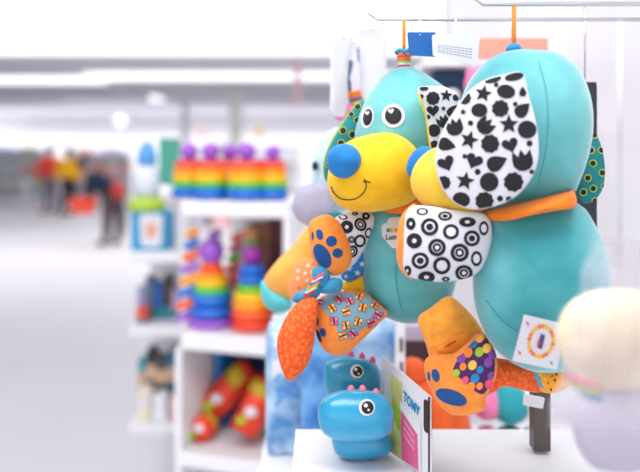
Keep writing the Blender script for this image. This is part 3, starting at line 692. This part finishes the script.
mb = MB(); a = P(404, 364, 1.3); b = P(468, 334, 1.3); box(mb, (a.x, 1.3, a.z), (b.x, 1.4, b.z), mat('dark_brown_card', (66, 46, 52), .6)); mb.build('carton', t, False, .002)
mb = MB(); box(mb, (a.x-.002, 1.298, b.z-.012), (b.x+.002, 1.402, b.z+.014), mat('grey_lilac_card', (180, 170, 190), .6)); mb.build('lid', t, False, .002)
t = thing('plush_toy', P(425, 440, 1.15), 'blurred dark orange plush toy standing behind the toy package', 'plush toy')
mb = MB(); ball(mb, P(424, 425, 1.2), .075, mat('burnt_orange_fleece', (224, 88, 24), .85, .3, .3, 300, .15, 30), 1.05); mb.build('body', t)
mb = MB(); ball(mb, P(412, 375, 1.2), .028, MATS['burnt_orange_fleece']); mb.build('ear', t)
mb = MB(); ball(mb, P(443, 378, 1.2), .028, MATS['burnt_orange_fleece']); mb.build('ear', t)
mb = MB(); a = P(424, 415, 1.12); ball(mb, P(424, 415, 1.125), .012, black_gl); mb.build('nose', t)
for px_, py_, r_, m_, lab in ((487, 404, .026, pink_fl, 'blurred pink plush ball behind the striped orange leg'), (510, 404, .033, mat('teal_fleece', (40, 160, 170), .85, .3), 'blurred teal plush ball beside the steel bracket'), (534, 402, .027, mat('offwhite_fleece', (236, 232, 236), .85, .3), 'blurred white plush ball at the steel bracket')):
    t = thing('plush_ball', P(px_, 452, 1.25), lab, 'plush ball', 'plush balls on the lower shelf')
    mb = MB(); ball(mb, P(px_, py_, 1.25), r_, m_); mb.build('ball', t)
    q = P(px_, py_, 1.25); zt = P(0, 452, 1.28).z; mb = MB(); ball(mb, (q.x, q.y, zt+.028), r_*.9, m_, .028/(r_*.9)); mb.build('foot', t)
t = thing('shelf_bracket', P(540, 455, .84), 'grey steel shelf bracket with white price ticket under the large puppy', 'bracket')
mb = MB(); a = P(534, 452, .84); b = P(551, 391, .84); box(mb, (a.x, .84, a.z), (b.x, .86, b.z), steel); mb.build('post', t, False, .001)
mb = MB(); Slab([(524, 394, .83), (545, 398, .83), (543, 409, .83), (523, 405, .83)], .002).mesh(mb, white_card, .1); mb.build('price_ticket', t, False)

# ============================================================ blurred foreground plush in film, bottom right
fg = thing('plush_toy', P(610, 440, .5), 'very blurred cream plush toy in clear film, closest to us at right', 'plush toy')
cushion('head', fg, [(600, 290), (640, 292), (662, 330), (655, 372), (630, 392), (598, 390), (572, 374), (557, 345), (562, 316), (578, 298)], .50, 34, cream)
cushion('body', fg, [(590, 380), (640, 380), (665, 410), (665, 450), (640, 470), (595, 468), (575, 440), (572, 405)], .50, 30, mat('pale_lilac_fleece', (196, 188, 204), .85, .2))
for i, (o_, m_) in enumerate((([(568, 372), (580, 378), (598, 384), (598, 390), (580, 386), (568, 380)], p_pi), ([(570, 380), (584, 385), (600, 390), (600, 396), (582, 392), (570, 386)], p_gr), ([(578, 392), (590, 394), (602, 397), (602, 402), (588, 400)], p_bl))):
    cushion('striped_scarf', fg, o_, .467, 3, m_)
mb = MB(); vs2 = []; n = 16; R = random.Random(4)
ol = [((591-45*k/n)+(3*math.sin(k*1.7)), 238+190*k/n) for k in range(n+1)]
for k, (x, y) in enumerate(ol):
    for j in range(7):
        u = x+(660-x)*j/6; vs2.append(P(u, y, .46+.035*math.cos(j*1.1+1)*.4+R.uniform(-.003, .003)))
mb.add(vs2, [(k*7+j, k*7+j+1, (k+1)*7+j+1, (k+1)*7+j) for k in range(n) for j in range(6)], film); mb.build('clear_film', fg)
mb = MB(); tube(mb, [P(620, 292, .5), P(620, 200, .5), P(620, 20, .5)], .0006, chrome, 6); mb.build('hanging_loop', fg)

# ============================================================ shelving bay with rainbow stackers
YL, YR = 2.2, 2.1
def bx(px, py_unused=None): return None
bayL = P(181, 0, YL).x; bayR = P(283, 0, YR).x
ang = math.atan2(YR-YL, bayR-bayL)
bay = thing('shelving_unit', ((bayL+bayR)/2, 2.3, 0), 'white shelving unit in the middle distance holding rainbow stacking toys', 'shelving unit')
o0 = Vector((bayL, YL, 0)); dx = Vector((math.cos(ang), math.sin(ang), 0)); dy = Vector((-math.sin(ang), math.cos(ang), 0)); W = (Vector((bayR, YR, 0))-o0).length
def bpt(u, d, z): return o0+dx*u+dy*d+Vector((0, 0, z))
def bbox(mb, u0, u1, d0, d1, z0, z1, m):
    vs = [bpt(u, d, z) for u in (u0, u1) for d in (d0, d1) for z in (z0, z1)]
    return mb.add(vs, [(0, 1, 3, 2), (4, 6, 7, 5), (0, 4, 5, 1), (2, 3, 7, 6), (0, 2, 6, 4), (1, 5, 7, 3)], m)
z1 = EYE-(201.5-CY)/F*2.15; z2 = EYE-(336.5-CY)/F*2.15; z3 = z2-.35; z4 = .12
for z, th in ((z1, .045), (z2, .05), (z3, .045), (z4, .1)):
    mb = MB(); bbox(mb, 0, W, 0, .40, z-th, z, white_paint); mb.build('shelf', bay, False, .004)
for u in (-.02, W):
    mb = MB(); bbox(mb, u, u+.02, .0, .40, 0, z2-.05 if u < 0 else z1+.002, white_paint); mb.build('side_panel', bay, False, .002)
mb = MB(); bbox(mb, -.02, W+.02, .40, .42, 0, z1+.002, white_paint); mb.build('back_panel', bay, False)
mb = MB(); bbox(mb, W+.02, W+.25, .1, .13, 0, z1-.03, white_paint); settle(mb.build('end_panel', bay, False, .002))
pl = lambda n_, c_: mat(n_, c_, .35, coat=.3)
ring_m = dict(blue=pl('blue_ring', (6, 104, 206)), teal=pl('teal_ring', (20, 190, 170)), lime=pl('lime_ring', (110, 200, 30)), yellow=pl('yellow_ring', (252, 196, 6)), amber=pl('amber_ring', (253, 160, 10)),
              orange=pl('orange_ring', (250, 90, 30)), magenta=pl('magenta_ring', (200, 40, 120)), purple=pl('purple_ring', (156, 84, 200)), violet=pl('violet_ball', (150, 30, 150)), red=pl('red_ring', (236, 56, 16)))
def stacker(c, rows, top, lab, group=None):
    t = thing('stacking_toy', c, lab, 'stacking toy', group)
    z = 0
    for key, r, h in rows:
        mb = MB(); lathe(mb, Vector(c), [(rr, zz) for rr, zz in ringprof(r, h, z)], ring_m[key], 30); mb.build('ring' if z > 0 else 'base', t); z += h
    mb = MB(); ball(mb, Vector(c)+Vector((0, 0, z+top[1]*.85)), top[1], ring_m[top[0]], top[2]); mb.build('ball', t)
sc = 2.15/F
def row(w): return [('blue', w*.5*sc, 12*sc), ('teal', w*.475*sc, 2*sc), ('lime', w*.47*sc, 4.5*sc), ('yellow', w*.465*sc, 7*sc), ('amber', w*.455*sc, 6*sc), ('orange', w*.42*sc, 7*sc), ('magenta', w*.36*sc, 3.5*sc)]
def onshelf(px, d, z):
    best = min((abs(proj(bpt(u/200*W, d, z))[0]-px), u/200*W) for u in range(-20, 230))[1]; return bpt(best, d, z)
spots = [(189, .11, 38, 'leftmost rainbow stacking toy on the top shelf'), (211, .08, 41, 'second rainbow stacking toy from the left on the top shelf, front row'), (247, .07, 44, 'widest rainbow stacking toy on the top shelf, front row'), (273, .10, 34, 'rightmost rainbow stacking toy on the top shelf'),
         (230, .24, 38, 'rainbow stacking toy in the back row of the top shelf, seen between two front ones')]
for px_, d_, w_, lab in spots: stacker(onshelf(px_, d_, z1+.0005), row(w_), ('purple', 9.6*sc if w_ > 36 else 8*sc, 1.0), lab, 'rainbow stacking toys on the top shelf')
sc *= 1.09
stacker(onshelf(211.5, .11, z2+.0005), [('purple', 24*sc, 8*sc), ('blue', 21.5*sc, 12*sc), ('blue', 20*sc, 11.5*sc), ('teal', 18*sc, 2.5*sc), ('lime', 17*sc, 5*sc), ('yellow', 16*sc, 7*sc), ('amber', 14.5*sc, 5.5*sc), ('orange', 12.5*sc, 5*sc), ('orange', 11*sc, 5*sc)], ('purple', 12.5*sc, 1.1), 'tall rainbow stacking toy with purple ball and blue lower rings on the second shelf')
stacker(onshelf(252, .10, z2+.0005), [('red', 20.5*sc, 11*sc), ('orange', 20*sc, 9*sc), ('amber', 19*sc, 8*sc), ('yellow', 18*sc, 8*sc), ('lime', 15*sc, 7*sc), ('blue', 14*sc, 10*sc), ('blue', 13*sc, 9*sc)], ('violet', 10*sc, 1.0), 'stacking toy with red base and magenta ball, right of the tall one')
# hanging xylophones / sticks behind on shelf two
for k, (xa, ya, xb, yb, cols, lab) in enumerate((
        (177, 300, 190, 226, ('purple', 'orange', 'blue', 'amber'), 'rainbow striped toy xylophone leaning at the left of the second shelf'),
        (188, 320, 208, 228, ('red', 'orange', 'lime', 'purple'), 'red and orange toy xylophone leaning behind the tall stacking toy'),
        (228, 300, 238, 232, ('red', 'lime', 'magenta', 'orange'), 'dark red toy xylophone leaning between the two lower stacking toys'),
        (262, 290, 250, 228, ('violet', 'red', 'lime', 'amber'), 'short toy xylophone in the shade at right of the second shelf'))):
    d_ = (.10, .26, .26, .24)[k]; a = onshelf(xa, d_, 0); b = onshelf(xb, d_+.04, 0); za_ = max(z2+.004, EYE-(ya-CY)/F*a.y); a.z = z2+.013; b.z = EYE-(yb-CY)/F*b.y
    t = thing('toy_xylophone', a, lab, 'toy xylophone', 'toy xylophones on the second shelf')
    mb = MB(); tube(mb, [a, b], .012, white_card, 8); mb.build('frame', t)
    for j in range(8):
        q = a.lerp(b, (j+.5)/8); w_ = .036-.002*j; mb = MB(); box(mb, (q.x-w_, q.y-.022, q.z-.011), (q.x+w_, q.y-.012, q.z+.011), ring_m[cols[j % 4]], ry=-.35 if k < 3 else .3); mb.build('bar', t, False)
mrn = mat('maroon_card', (92, 34, 44), .6, var=.4, vscale=20)
t = thing('toy_box', onshelf(255, .34, z2), 'dark maroon toy box at the back of the second shelf', 'toy box')
mb = MB(); bbox(mb, W*.5, W*.97, .30, .38, z2+.001, z1-.06, mrn); mb.build('carton', t, False, .002)
t = thing('toy_box', onshelf(215, .34, z2), 'tan brown toy box behind the tall stacking toy', 'toy box')
mb = MB(); bbox(mb, W*.22, W*.48, .31, .38, z2+.001, z1-.09, mat('tan_card', (170, 120, 90), .6, var=.3, vscale=20)); mb.build('carton', t, False, .002)
# third shelf: long red boxes leaning, navy panel
t = thing('toy_box', onshelf(215, .34, z3), 'dark navy blue toy box at the back of the third shelf', 'toy box')
mb = MB(); bbox(mb, W*.08, W*.7, .30, .38, z3+.001, z2-.07, mat('deep_navy_card', (14, 44, 84), .5, var=.2, vscale=12)); mb.build('carton', t, False, .002)
t = thing('toy_box', onshelf(188, .2, z3), 'bright blue narrow toy box standing at left of the third shelf', 'toy box')
mb = MB(); bbox(mb, W*.03, W*.10, .2, .3, z3+.001, z2-.11, mat('bright_blue_card', (30, 120, 200), .5)); mb.build('carton', t, False, .002)
t = thing('toy_box', onshelf(270, .34, z3), 'dark brown toy box at right back of the third shelf', 'toy box')
mb = MB(); bbox(mb, W*.72, W*.97, .32, .38, z3+.001, z2-.06, dark_in); mb.build('carton', t, False, .002)
redm = mat('red_orange_box', (232, 62, 22), .45, var=.15, vscale=20); yelm = mat('olive_yellow_box', (196, 168, 30), .5)
for k, (xa, ya, xb, yb, d_, w_) in enumerate(((200, 440, 252, 370, .165, .048), (243, 450, 270, 380, .09, .045), (197, 440, 210, 424, .07, .036))):
    lab = ('long red toy tube lying slanted across the third shelf', 'second red toy tube slanted at right of the third shelf', 'short red toy tube at the left end of the third shelf')[k]
    a = onshelf(xa, d_, 0); b = onshelf(xb, d_+.06, 0); a.z = max(z3+w_, EYE-(ya-CY)/F*a.y); b.z = EYE-(yb-CY)/F*b.y
    t = thing('toy_tube', a, lab, 'toy tube', 'red toy tubes on the third shelf')
    mb = MB(); tube(mb, [a, b], w_, redm, 14); mb.build('tube', t)
    mb = MB(); tube(mb, [a.lerp(b, .66)+Vector((0, 0, .004)), b.lerp(a, .1)+Vector((0, 0, .004))], w_*1.01, yelm, 14); mb.build('band', t)
    mb = MB(); q = a.lerp(b, .38); ball(mb, q+Vector((-.004, -w_*.8, .012)), w_*.45, white_card, .8); ball(mb, q+Vector((-.03, -w_*.8, -.012)), w_*.4, p_gr, .8); mb.build('sticker', t)

# ============================================================ farther shelving bay at left of it
Y2 = 2.9
b2 = thing('shelving_unit', (P(156, 0, Y2).x, 3.05, 0), 'farther white shelving unit beside the aisle, left of the rainbow toys', 'shelving unit')
xl, xr = P(129, 0, Y2).x, P(180, 0, Y2).x
zs = [EYE-(252-CY)/F*Y2, EYE-(326-CY)/F*Y2, EYE-(424-CY)/F*Y2]
for z in zs:
    mb = MB(); box(mb, (xl, Y2, z-.042), (xr, Y2+.35, z), white_paint); mb.build('shelf', b2, False, .003)
for x in (xr,):
    mb = MB(); box(mb, (x, Y2, 0), (x+.02, Y2+.35, zs[0]+.25), white_paint); mb.build('side_panel', b2, False)
mb = MB(); box(mb, (xl, Y2+.35, 0), (xr+.02, Y2+.37, zs[0]+.13), white_paint); mb.build('back_panel', b2, False)
mb = MB(); box(mb, (xl, Y2+.01, 0), (xr, Y2+.35, .12), white_paint); mb.build('base', b2, False)
t = thing('toy_box', P(150, 252, Y2+.05), 'white and blue toy box with orange picture on the farther shelf', 'toy box')
mb = MB(); c0 = P(126, 251.5, Y2+.03); c1 = P(166, 212, Y2+.03); box(mb, (max(c0.x, xl), Y2+.03, zs[0]+.001), (c1.x, Y2+.2, c1.z), mat('cyan_box', (40, 160, 206), .5)); mb.build('carton', t, False, .003)
mb = MB(); sl = Slab([(139, 214, Y2+.025), (163, 214, Y2+.025), (161, 247, Y2+.025), (141, 247, Y2+.025)], .003); sl.mesh(mb, white_card, .2); sl.poly(mb, ell(.5, .5, .25, .25), mat('peach_ink', (240, 170, 140), .6)); mb.build('picture_panel', t, False)
t = thing('toy_figure', P(147, 212, Y2+.1), 'blurred toy with blue cap, white body and lime ring on the far box', 'toy')
b0 = P(147, 211.5, Y2+.1)
s2 = (Y2+.1)/F
mb = MB(); lathe(mb, b0, [(17*s2, 0), (19*s2, 5*s2), (17*s2, 12*s2), (10*s2, 15*s2)], mat('lime_plastic', (176, 206, 60), .4), 24); mb.build('base', t)
mb = MB(); lathe(mb, b0+Vector((0, 0, 15*s2)), [(11*s2, 0), (14*s2, 10*s2), (13*s2, 24*s2), (8*s2, 32*s2)], mat('frosted_white', (222, 228, 240), .4), 24); mb.build('body', t)
mb = MB(); lathe(mb, b0+Vector((.0, 0, 46*s2)), [(9*s2, 0), (10*s2, 6*s2), (9*s2, 14*s2), (6*s2, 21*s2), (4*s2, 24*s2)], mat('cap_blue', (88, 164, 222), .4), 24); mb.build('cap', t)
t = thing('sign_panel', P(168, 182, 2.6), 'green board standing behind the top row of rainbow toys', 'board')
mb = MB(); Slab([(159, 138, 2.62), (179, 138, 2.62), (179, 186, 2.62), (159, 184, 2.62)], .02).mesh(mb, mat('green_board', (70, 160, 136), .6), .04); mb.build('board', t, False)
mb = MB(); q = P(170, 184, 2.63); tube(mb, [q, (q.x, q.y, z1+.001)], .006, white_paint); mb.build('post', t)
small = [(140, 0, 9, 34, (150, 160, 190)), (149, 0, 8, 44, (96, 112, 140)), (158, 0, 7, 38, (26, 96, 176)), (167, 0, 8, 45, (70, 56, 62)), (141, 0, 10, 16, (226, 84, 70)), (175, 0, 6, 30, (190, 160, 200))]
lab1 = ['pale grey-blue', 'slate grey', 'bright blue', 'dark brown', 'coral red', 'pale lilac']
for i, (px_, _, w_, h_, c_) in enumerate(small):
    dY = .12 if i != 4 else .03; a = P(px_-w_/2, 0, Y2+dY); b = P(px_+w_/2, 0, Y2+dY)
    t = thing('toy_carton', (a.x, Y2+dY, zs[1]), f'{lab1[i]} small carton on the middle shelf of the farther unit', 'carton', 'small cartons on the farther unit')
    mb = MB(); box(mb, (max(xl, a.x), Y2+dY, zs[1]+.001), (b.x, Y2+dY+.07, zs[1]+h_*Y2/F), mat('carton_'+lab1[i].replace(' ', '_'), c_, .5)); mb.build('carton', t, False, .002)
    mb = MB(); box(mb, (max(xl, a.x), Y2+dY-.002, zs[1]+.001), (b.x, Y2+dY-.0005, zs[1]+h_*.3*Y2/F), mat('teal_label', (40, 140, 150), .5)); mb.build('front_label', t, False)
small2 = [(141, 9, 55, (60, 150, 170)), (151, 9, 66, (46, 52, 60)), (161, 10, 58, (84, 76, 70)), (171, 8, 62, (40, 110, 140)), (144, 12, 32, (240, 226, 206)), (159, 14, 26, (236, 240, 244)), (174, 8, 24, (240, 200, 190))]
lab2 = ['teal', 'charcoal', 'brown-grey', 'petrol blue', 'cream', 'white', 'pale peach']
for i, (px_, w_, h_, c_) in enumerate(small2):
    dY = .14 if i < 4 else .03; a = P(px_-w_/2, 0, Y2+dY); b = P(px_+w_/2, 0, Y2+dY)
    t = thing('toy_carton', (a.x, Y2+dY, zs[2]), f'{lab2[i]} upright carton on the low shelf of the farther unit', 'carton', 'upright cartons on the low farther shelf')
    mb = MB(); box(mb, (max(xl, a.x), Y2+dY, zs[2]+.001), (b.x, Y2+dY+.07, zs[2]+h_*Y2/F), mat('low_carton_'+lab2[i].replace(' ', '_'), c_, .5)); mb.build('carton', t, False, .002)
    mb = MB(); box(mb, (max(xl, a.x), Y2+dY-.002, zs[2]+h_*.5*Y2/F), (b.x, Y2+dY-.0005, zs[2]+h_*.75*Y2/F), mat('sand_label', (214, 180, 150), .5) if i < 4 else white_card); mb.build('front_label', t, False)

# ============================================================ distant shelving with goods
R = random.Random(21)
cn = {'pale pink': (240, 190, 190), 'cream': (244, 232, 206), 'mustard': (224, 186, 90), 'light grey': (206, 206, 214), 'sage': (190, 206, 180), 'lilac': (208, 196, 222), 'white': (246, 246, 248), 'sky blue': (186, 212, 232), 'coral': (236, 140, 120)}
def gondola(px0, px1, Y, ztop, lab, place, seed):
    R = random.Random(seed); x0, x1 = P(px0, 0, Y).x, P(px1, 0, Y).x
    t = thing('shelving_unit', ((x0+x1)/2, Y, 0), lab, 'shelving unit')
    zz = [.15, .55, .95, ztop]
    for z in zz:
        mb = MB(); box(mb, (x0, Y, z-.05), (x1, Y+.5, z), white_paint); mb.build('shelf', t, False)
    mb = MB(); box(mb, (x0, Y+.5, 0), (x1, Y+.55, ztop), white_paint); mb.build('back_panel', t, False)
    mb = MB(); box(mb, (x0, Y+.02, 0), (x1, Y+.5, .1), white_paint); mb.build('base', t, False)
    for iz, z in enumerate(zz):
        x = x0+.05
        while x < x1-.3:
            w_ = R.uniform(.22, .5); h_ = R.uniform(.16, .32); n_ = R.choice(list(cn))
            mb = MB(); box(mb, (x, Y+.05, z+.001), (min(x+w_, x1), Y+.35, z+h_), mat('goods_'+n_.replace(' ', '_'), cn[n_], .6))
            o = mb.build('boxed_goods', smooth=False)
            settle(o, f'{n_} boxed goods on {["bottom", "second", "third", "top"][iz]} shelf of {place}', 'box', 'boxed goods on '+place)
            x += w_+R.uniform(.03, .15)
gondola(186, 300, 14, 1.45, 'distant white shelving unit seen over the rainbow toys', 'the shelving behind the rainbow toys', 3)
gondola(-30, 48, 24, 1.5, 'distant white shelving unit at far left behind the shoppers', 'the far left shelving', 5)
gondola(66, 128, 27, 1.5, 'distant white shelving unit behind the bending shopper', 'the shelving behind the bending shopper', 6)
for px_, py_, Y_, c_, lab in ((201, 131, 13.9, 'pale pink', 'soft pink ball on top of the distant shelving'), (259, 132, 13.9, 'mustard', 'mustard yellow ball on top of the distant shelving')):
    t = thing('display_ball', (P(px_, 0, 14.45).x, 14.45, 1.45), lab, 'ball')
    mb = MB(); c0 = Vector((P(px_, 0, 14.45).x, 14.45, EYE-(py_-CY)/F*14.45)); ball(mb, c0, .09, mat('ball_'+c_.replace(' ', '_'), cn[c_], .5)); mb.build('ball', t)
    mb = MB(); tube(mb, [c0, (c0.x, c0.y, 1.45)], .02, white_paint); mb.build('stem', t)
t = thing('hanging_sign', P(297, 60, 8), 'pale pink strip sign hanging from the ceiling right of the pillar', 'sign')
mb = MB(); a = P(294.5, 104, 8); b = P(300.5, 62, 8); box(mb, (a.x, 8, a.z), (b.x, 8.02, b.z), mat('pale_pink_sign', (240, 196, 196), .6)); mb.build('panel', t, False)
mb = MB(); tube(mb, [P(297.5, 62, 8.01), (P(297.5, 62, 8.01).x, 8.01, 3.499)], .006, white_paint); mb.build('cord', t)

# ============================================================ shoppers far back
def skin(name, parent, verts, edges, radii, m, sub=2):
    base = ABS[parent.name]; me = bpy.data.meshes.new(name); me.from_pydata([Vector(v)-base for v in verts], edges, []); me.materials.append(m)
    o = bpy.data.objects.new(name, me); C.objects.link(o); o.parent = parent; ABS[o.name] = base
    md = o.modifiers.new('skin', 'SKIN'); md.use_smooth_shade = True
    if not me.skin_vertices: return o
    for i, r in enumerate(radii):
        r = r if isinstance(r, tuple) else (r, r); me.skin_vertices[0].data[i].radius = r
    me.skin_vertices[0].data[0].use_root = True
    s = o.modifiers.new('sub', 'SUBSURF'); s.levels = sub; s.render_levels = sub
    return o
skin_m = mat('skin', (176, 124, 98), .6); hair_m = mat('dark_hair', (34, 26, 26), .7)
def person(px, py_feet, bend, top, trou, lab, facing=-1, h=1.7, hold=None, hairm=None):
    Y = EYE*F/(py_feet-CY); x = P(px, 0, Y).x; k = h/1.7
    t = thing('person', (x, Y, 0), lab, 'person')
    W_ = lambda a, b, c: Vector((x+a*k, Y+b*k, c*k))
    if bend:
        f = facing; ch = (f*.30, 0, 1.22); nk = (f*.44, 0, 1.33); hd = (f*.55, -.02, 1.40); sl_ = .17
        hipz = .93
        arms = [((f*.34, -.19, 1.22), (f*.32, -.23, 1.02), (f*.45, -.24, 1.03)), ((f*.34, .19, 1.22), (f*.44, .2, .97), (f*.50, .19, .78))]
    else:
        f = facing; ch = (0, 0, 1.30); nk = (0, 0, 1.47); hd = (0, -.01, 1.59); hipz = .93
        arms = [((-.19, 0, 1.36), (-.26, .02, 1.1), (-.24, -.08, .88)), ((.19, 0, 1.36), (.26, .02, 1.1), (.22, -.1, .88))]
    stance = ((-.10, -.03), (.11, .05)) if not bend else ((-.06, -.12), (.10, .12))
    V = [W_(0, 0, hipz), W_(ch[0]*.5, 0, (hipz+ch[2])/2), W_(*ch), W_(*nk), W_(hd[0]*.97+nk[0]*.03, hd[1], hd[2]-.06), W_(*hd), W_(hd[0], hd[1], hd[2]+.08)]
    E = [(0, 1), (1, 2), (2, 3), (3, 4), (4, 5), (5, 6)]; Rr = [.13, .12, .135, .055, .065, .088, .07]
    for sx_, el, ha in arms:
        i = len(V); V += [W_(*sx_), W_(*el), W_(*ha), W_(ha[0], ha[1]-.02, ha[2]-.09)]; E += [(2, i), (i, i+1), (i+1, i+2), (i+2, i+3)]; Rr += [.06, .045, .03, .034]
    legs = []
    for (lx, ly) in stance:
        i = len(V); L_ = [W_(lx*.8, ly*.6, .86), W_(lx-.02*f, ly, .48), W_(lx, ly, .08), W_(lx+.14*f, ly-.02, .035)]
        legs.append(L_); V += L_; E += [(0, i), (i, i+1), (i+1, i+2), (i+2, i+3)]; Rr += [.085, .058, .042, .035]
    skin('body', t, V, E, [r*k for r in Rr], skin_m)
    JV = [V[0]+Vector((0, 0, -.02)), V[1], V[2], V[2].lerp(V[3], .55)]; JE = [(0, 1), (1, 2), (2, 3)]; JR = [.20, .19, .215, .09]
    for n_, (sx_, el, ha) in enumerate(arms):
        i = len(JV); JV += [W_(*sx_), W_(*el), W_(*ha)]; JE += [(2, i), (i, i+1), (i+1, i+2)]; JR += [.11, .085, .065]
    skin('jacket', t, JV, JE, [r*k for r in JR], top)
    TV = [V[0]]; TE = []; TR = [.15]
    for L_ in legs:
        i = len(TV); TV += [L_[0], L_[1], L_[2]+Vector((0, 0, .03))]; TE += [(0, i), (i, i+1), (i+1, i+2)]; TR += [.125, .10, .08]
    skin('trousers', t, TV, TE, [r*k for r in TR], trou)
    for L_ in legs: skin('shoe', t, [L_[2]+Vector((-.02*f, 0, -.025)), L_[3]+Vector((.03*f, 0, .01))], [(0, 1)], [  .072*k, .06*k], black_gl, 1)
    mb = MB(); c_ = V[5]+Vector((-.015*f, .02, .035)); ball(mb, c_, .105*k, hairm or hair_m, 1.12); mb.build('hair', t)
    if not bend:
        mb = MB(); ball(mb, V[5]+Vector((.075*f, -.06, 0)), .016, skin_m); mb.build('nose', t)
    return t, W_(*arms[0][2])
person(68, 216, False, mat('yellow_jacket', (248, 184, 20), .8), mat('black_trousers', (34, 32, 38), .8), 'person standing in a yellow jacket and black trousers, dark hair')
person(50, 213, False, mat('red_jacket', (236, 70, 50), .8), mat('grey_trousers', (120, 116, 130), .8), 'person in a red jacket standing left of the yellow jacket', h=1.75)
pt, hand = person(112, 245, True, mat('navy_jacket', (16, 38, 66), .8), mat('brown_grey_trousers', (84, 72, 76), .8), 'person bending forward in a navy jacket and brown-grey trousers', facing=-1, h=1.62)
bk = thing('shopping_basket', hand+Vector((.06, -.14, -.42)), 'red-orange shopping basket held by the bending shopper', 'basket')
mb = MB(); c_ = hand+Vector((.06, -.14, -.42)); vv = []
for (ex, ey, z) in ((.15, .11, 0), (.2, .15, .26)):
    vv += [c_+Vector((a*ex, b*ey, z)) for a, b in ((-1, -1), (1, -1), (1, 1), (-1, 1))]
mb.add(vv, [(3, 2, 1, 0), (0, 1, 5, 4), (1, 2, 6, 5), (2, 3, 7, 6), (3, 0, 4, 7)], mat('basket_red', (240, 76, 44), .5)); mb.build('basket', bk, False)
mb = MB(); tube(mb, [c_+Vector((-.18, 0, .26)), c_+Vector((-.1, 0, .36)), c_+Vector((.06, 0, .38)), c_+Vector((.18, 0, .26))], .012, black_gl); mb.build('handle', bk)
t = thing('tote_bag', P(119, 200, 12.5), 'small dark red tote bag on the bending shopper back', 'bag')
mb = MB(); ball(mb, P(118, 191, 12.36), .11, mat('dark_red_cloth', (190, 50, 44), .8), 1.3); mb.build('bag', t)
mb = MB(); tube(mb, [P(118, 188, 12.45), P(112, 176, 12.5), P(108, 170, 12.55)], .015, MATS['dark_red_cloth']); mb.build('strap', t)
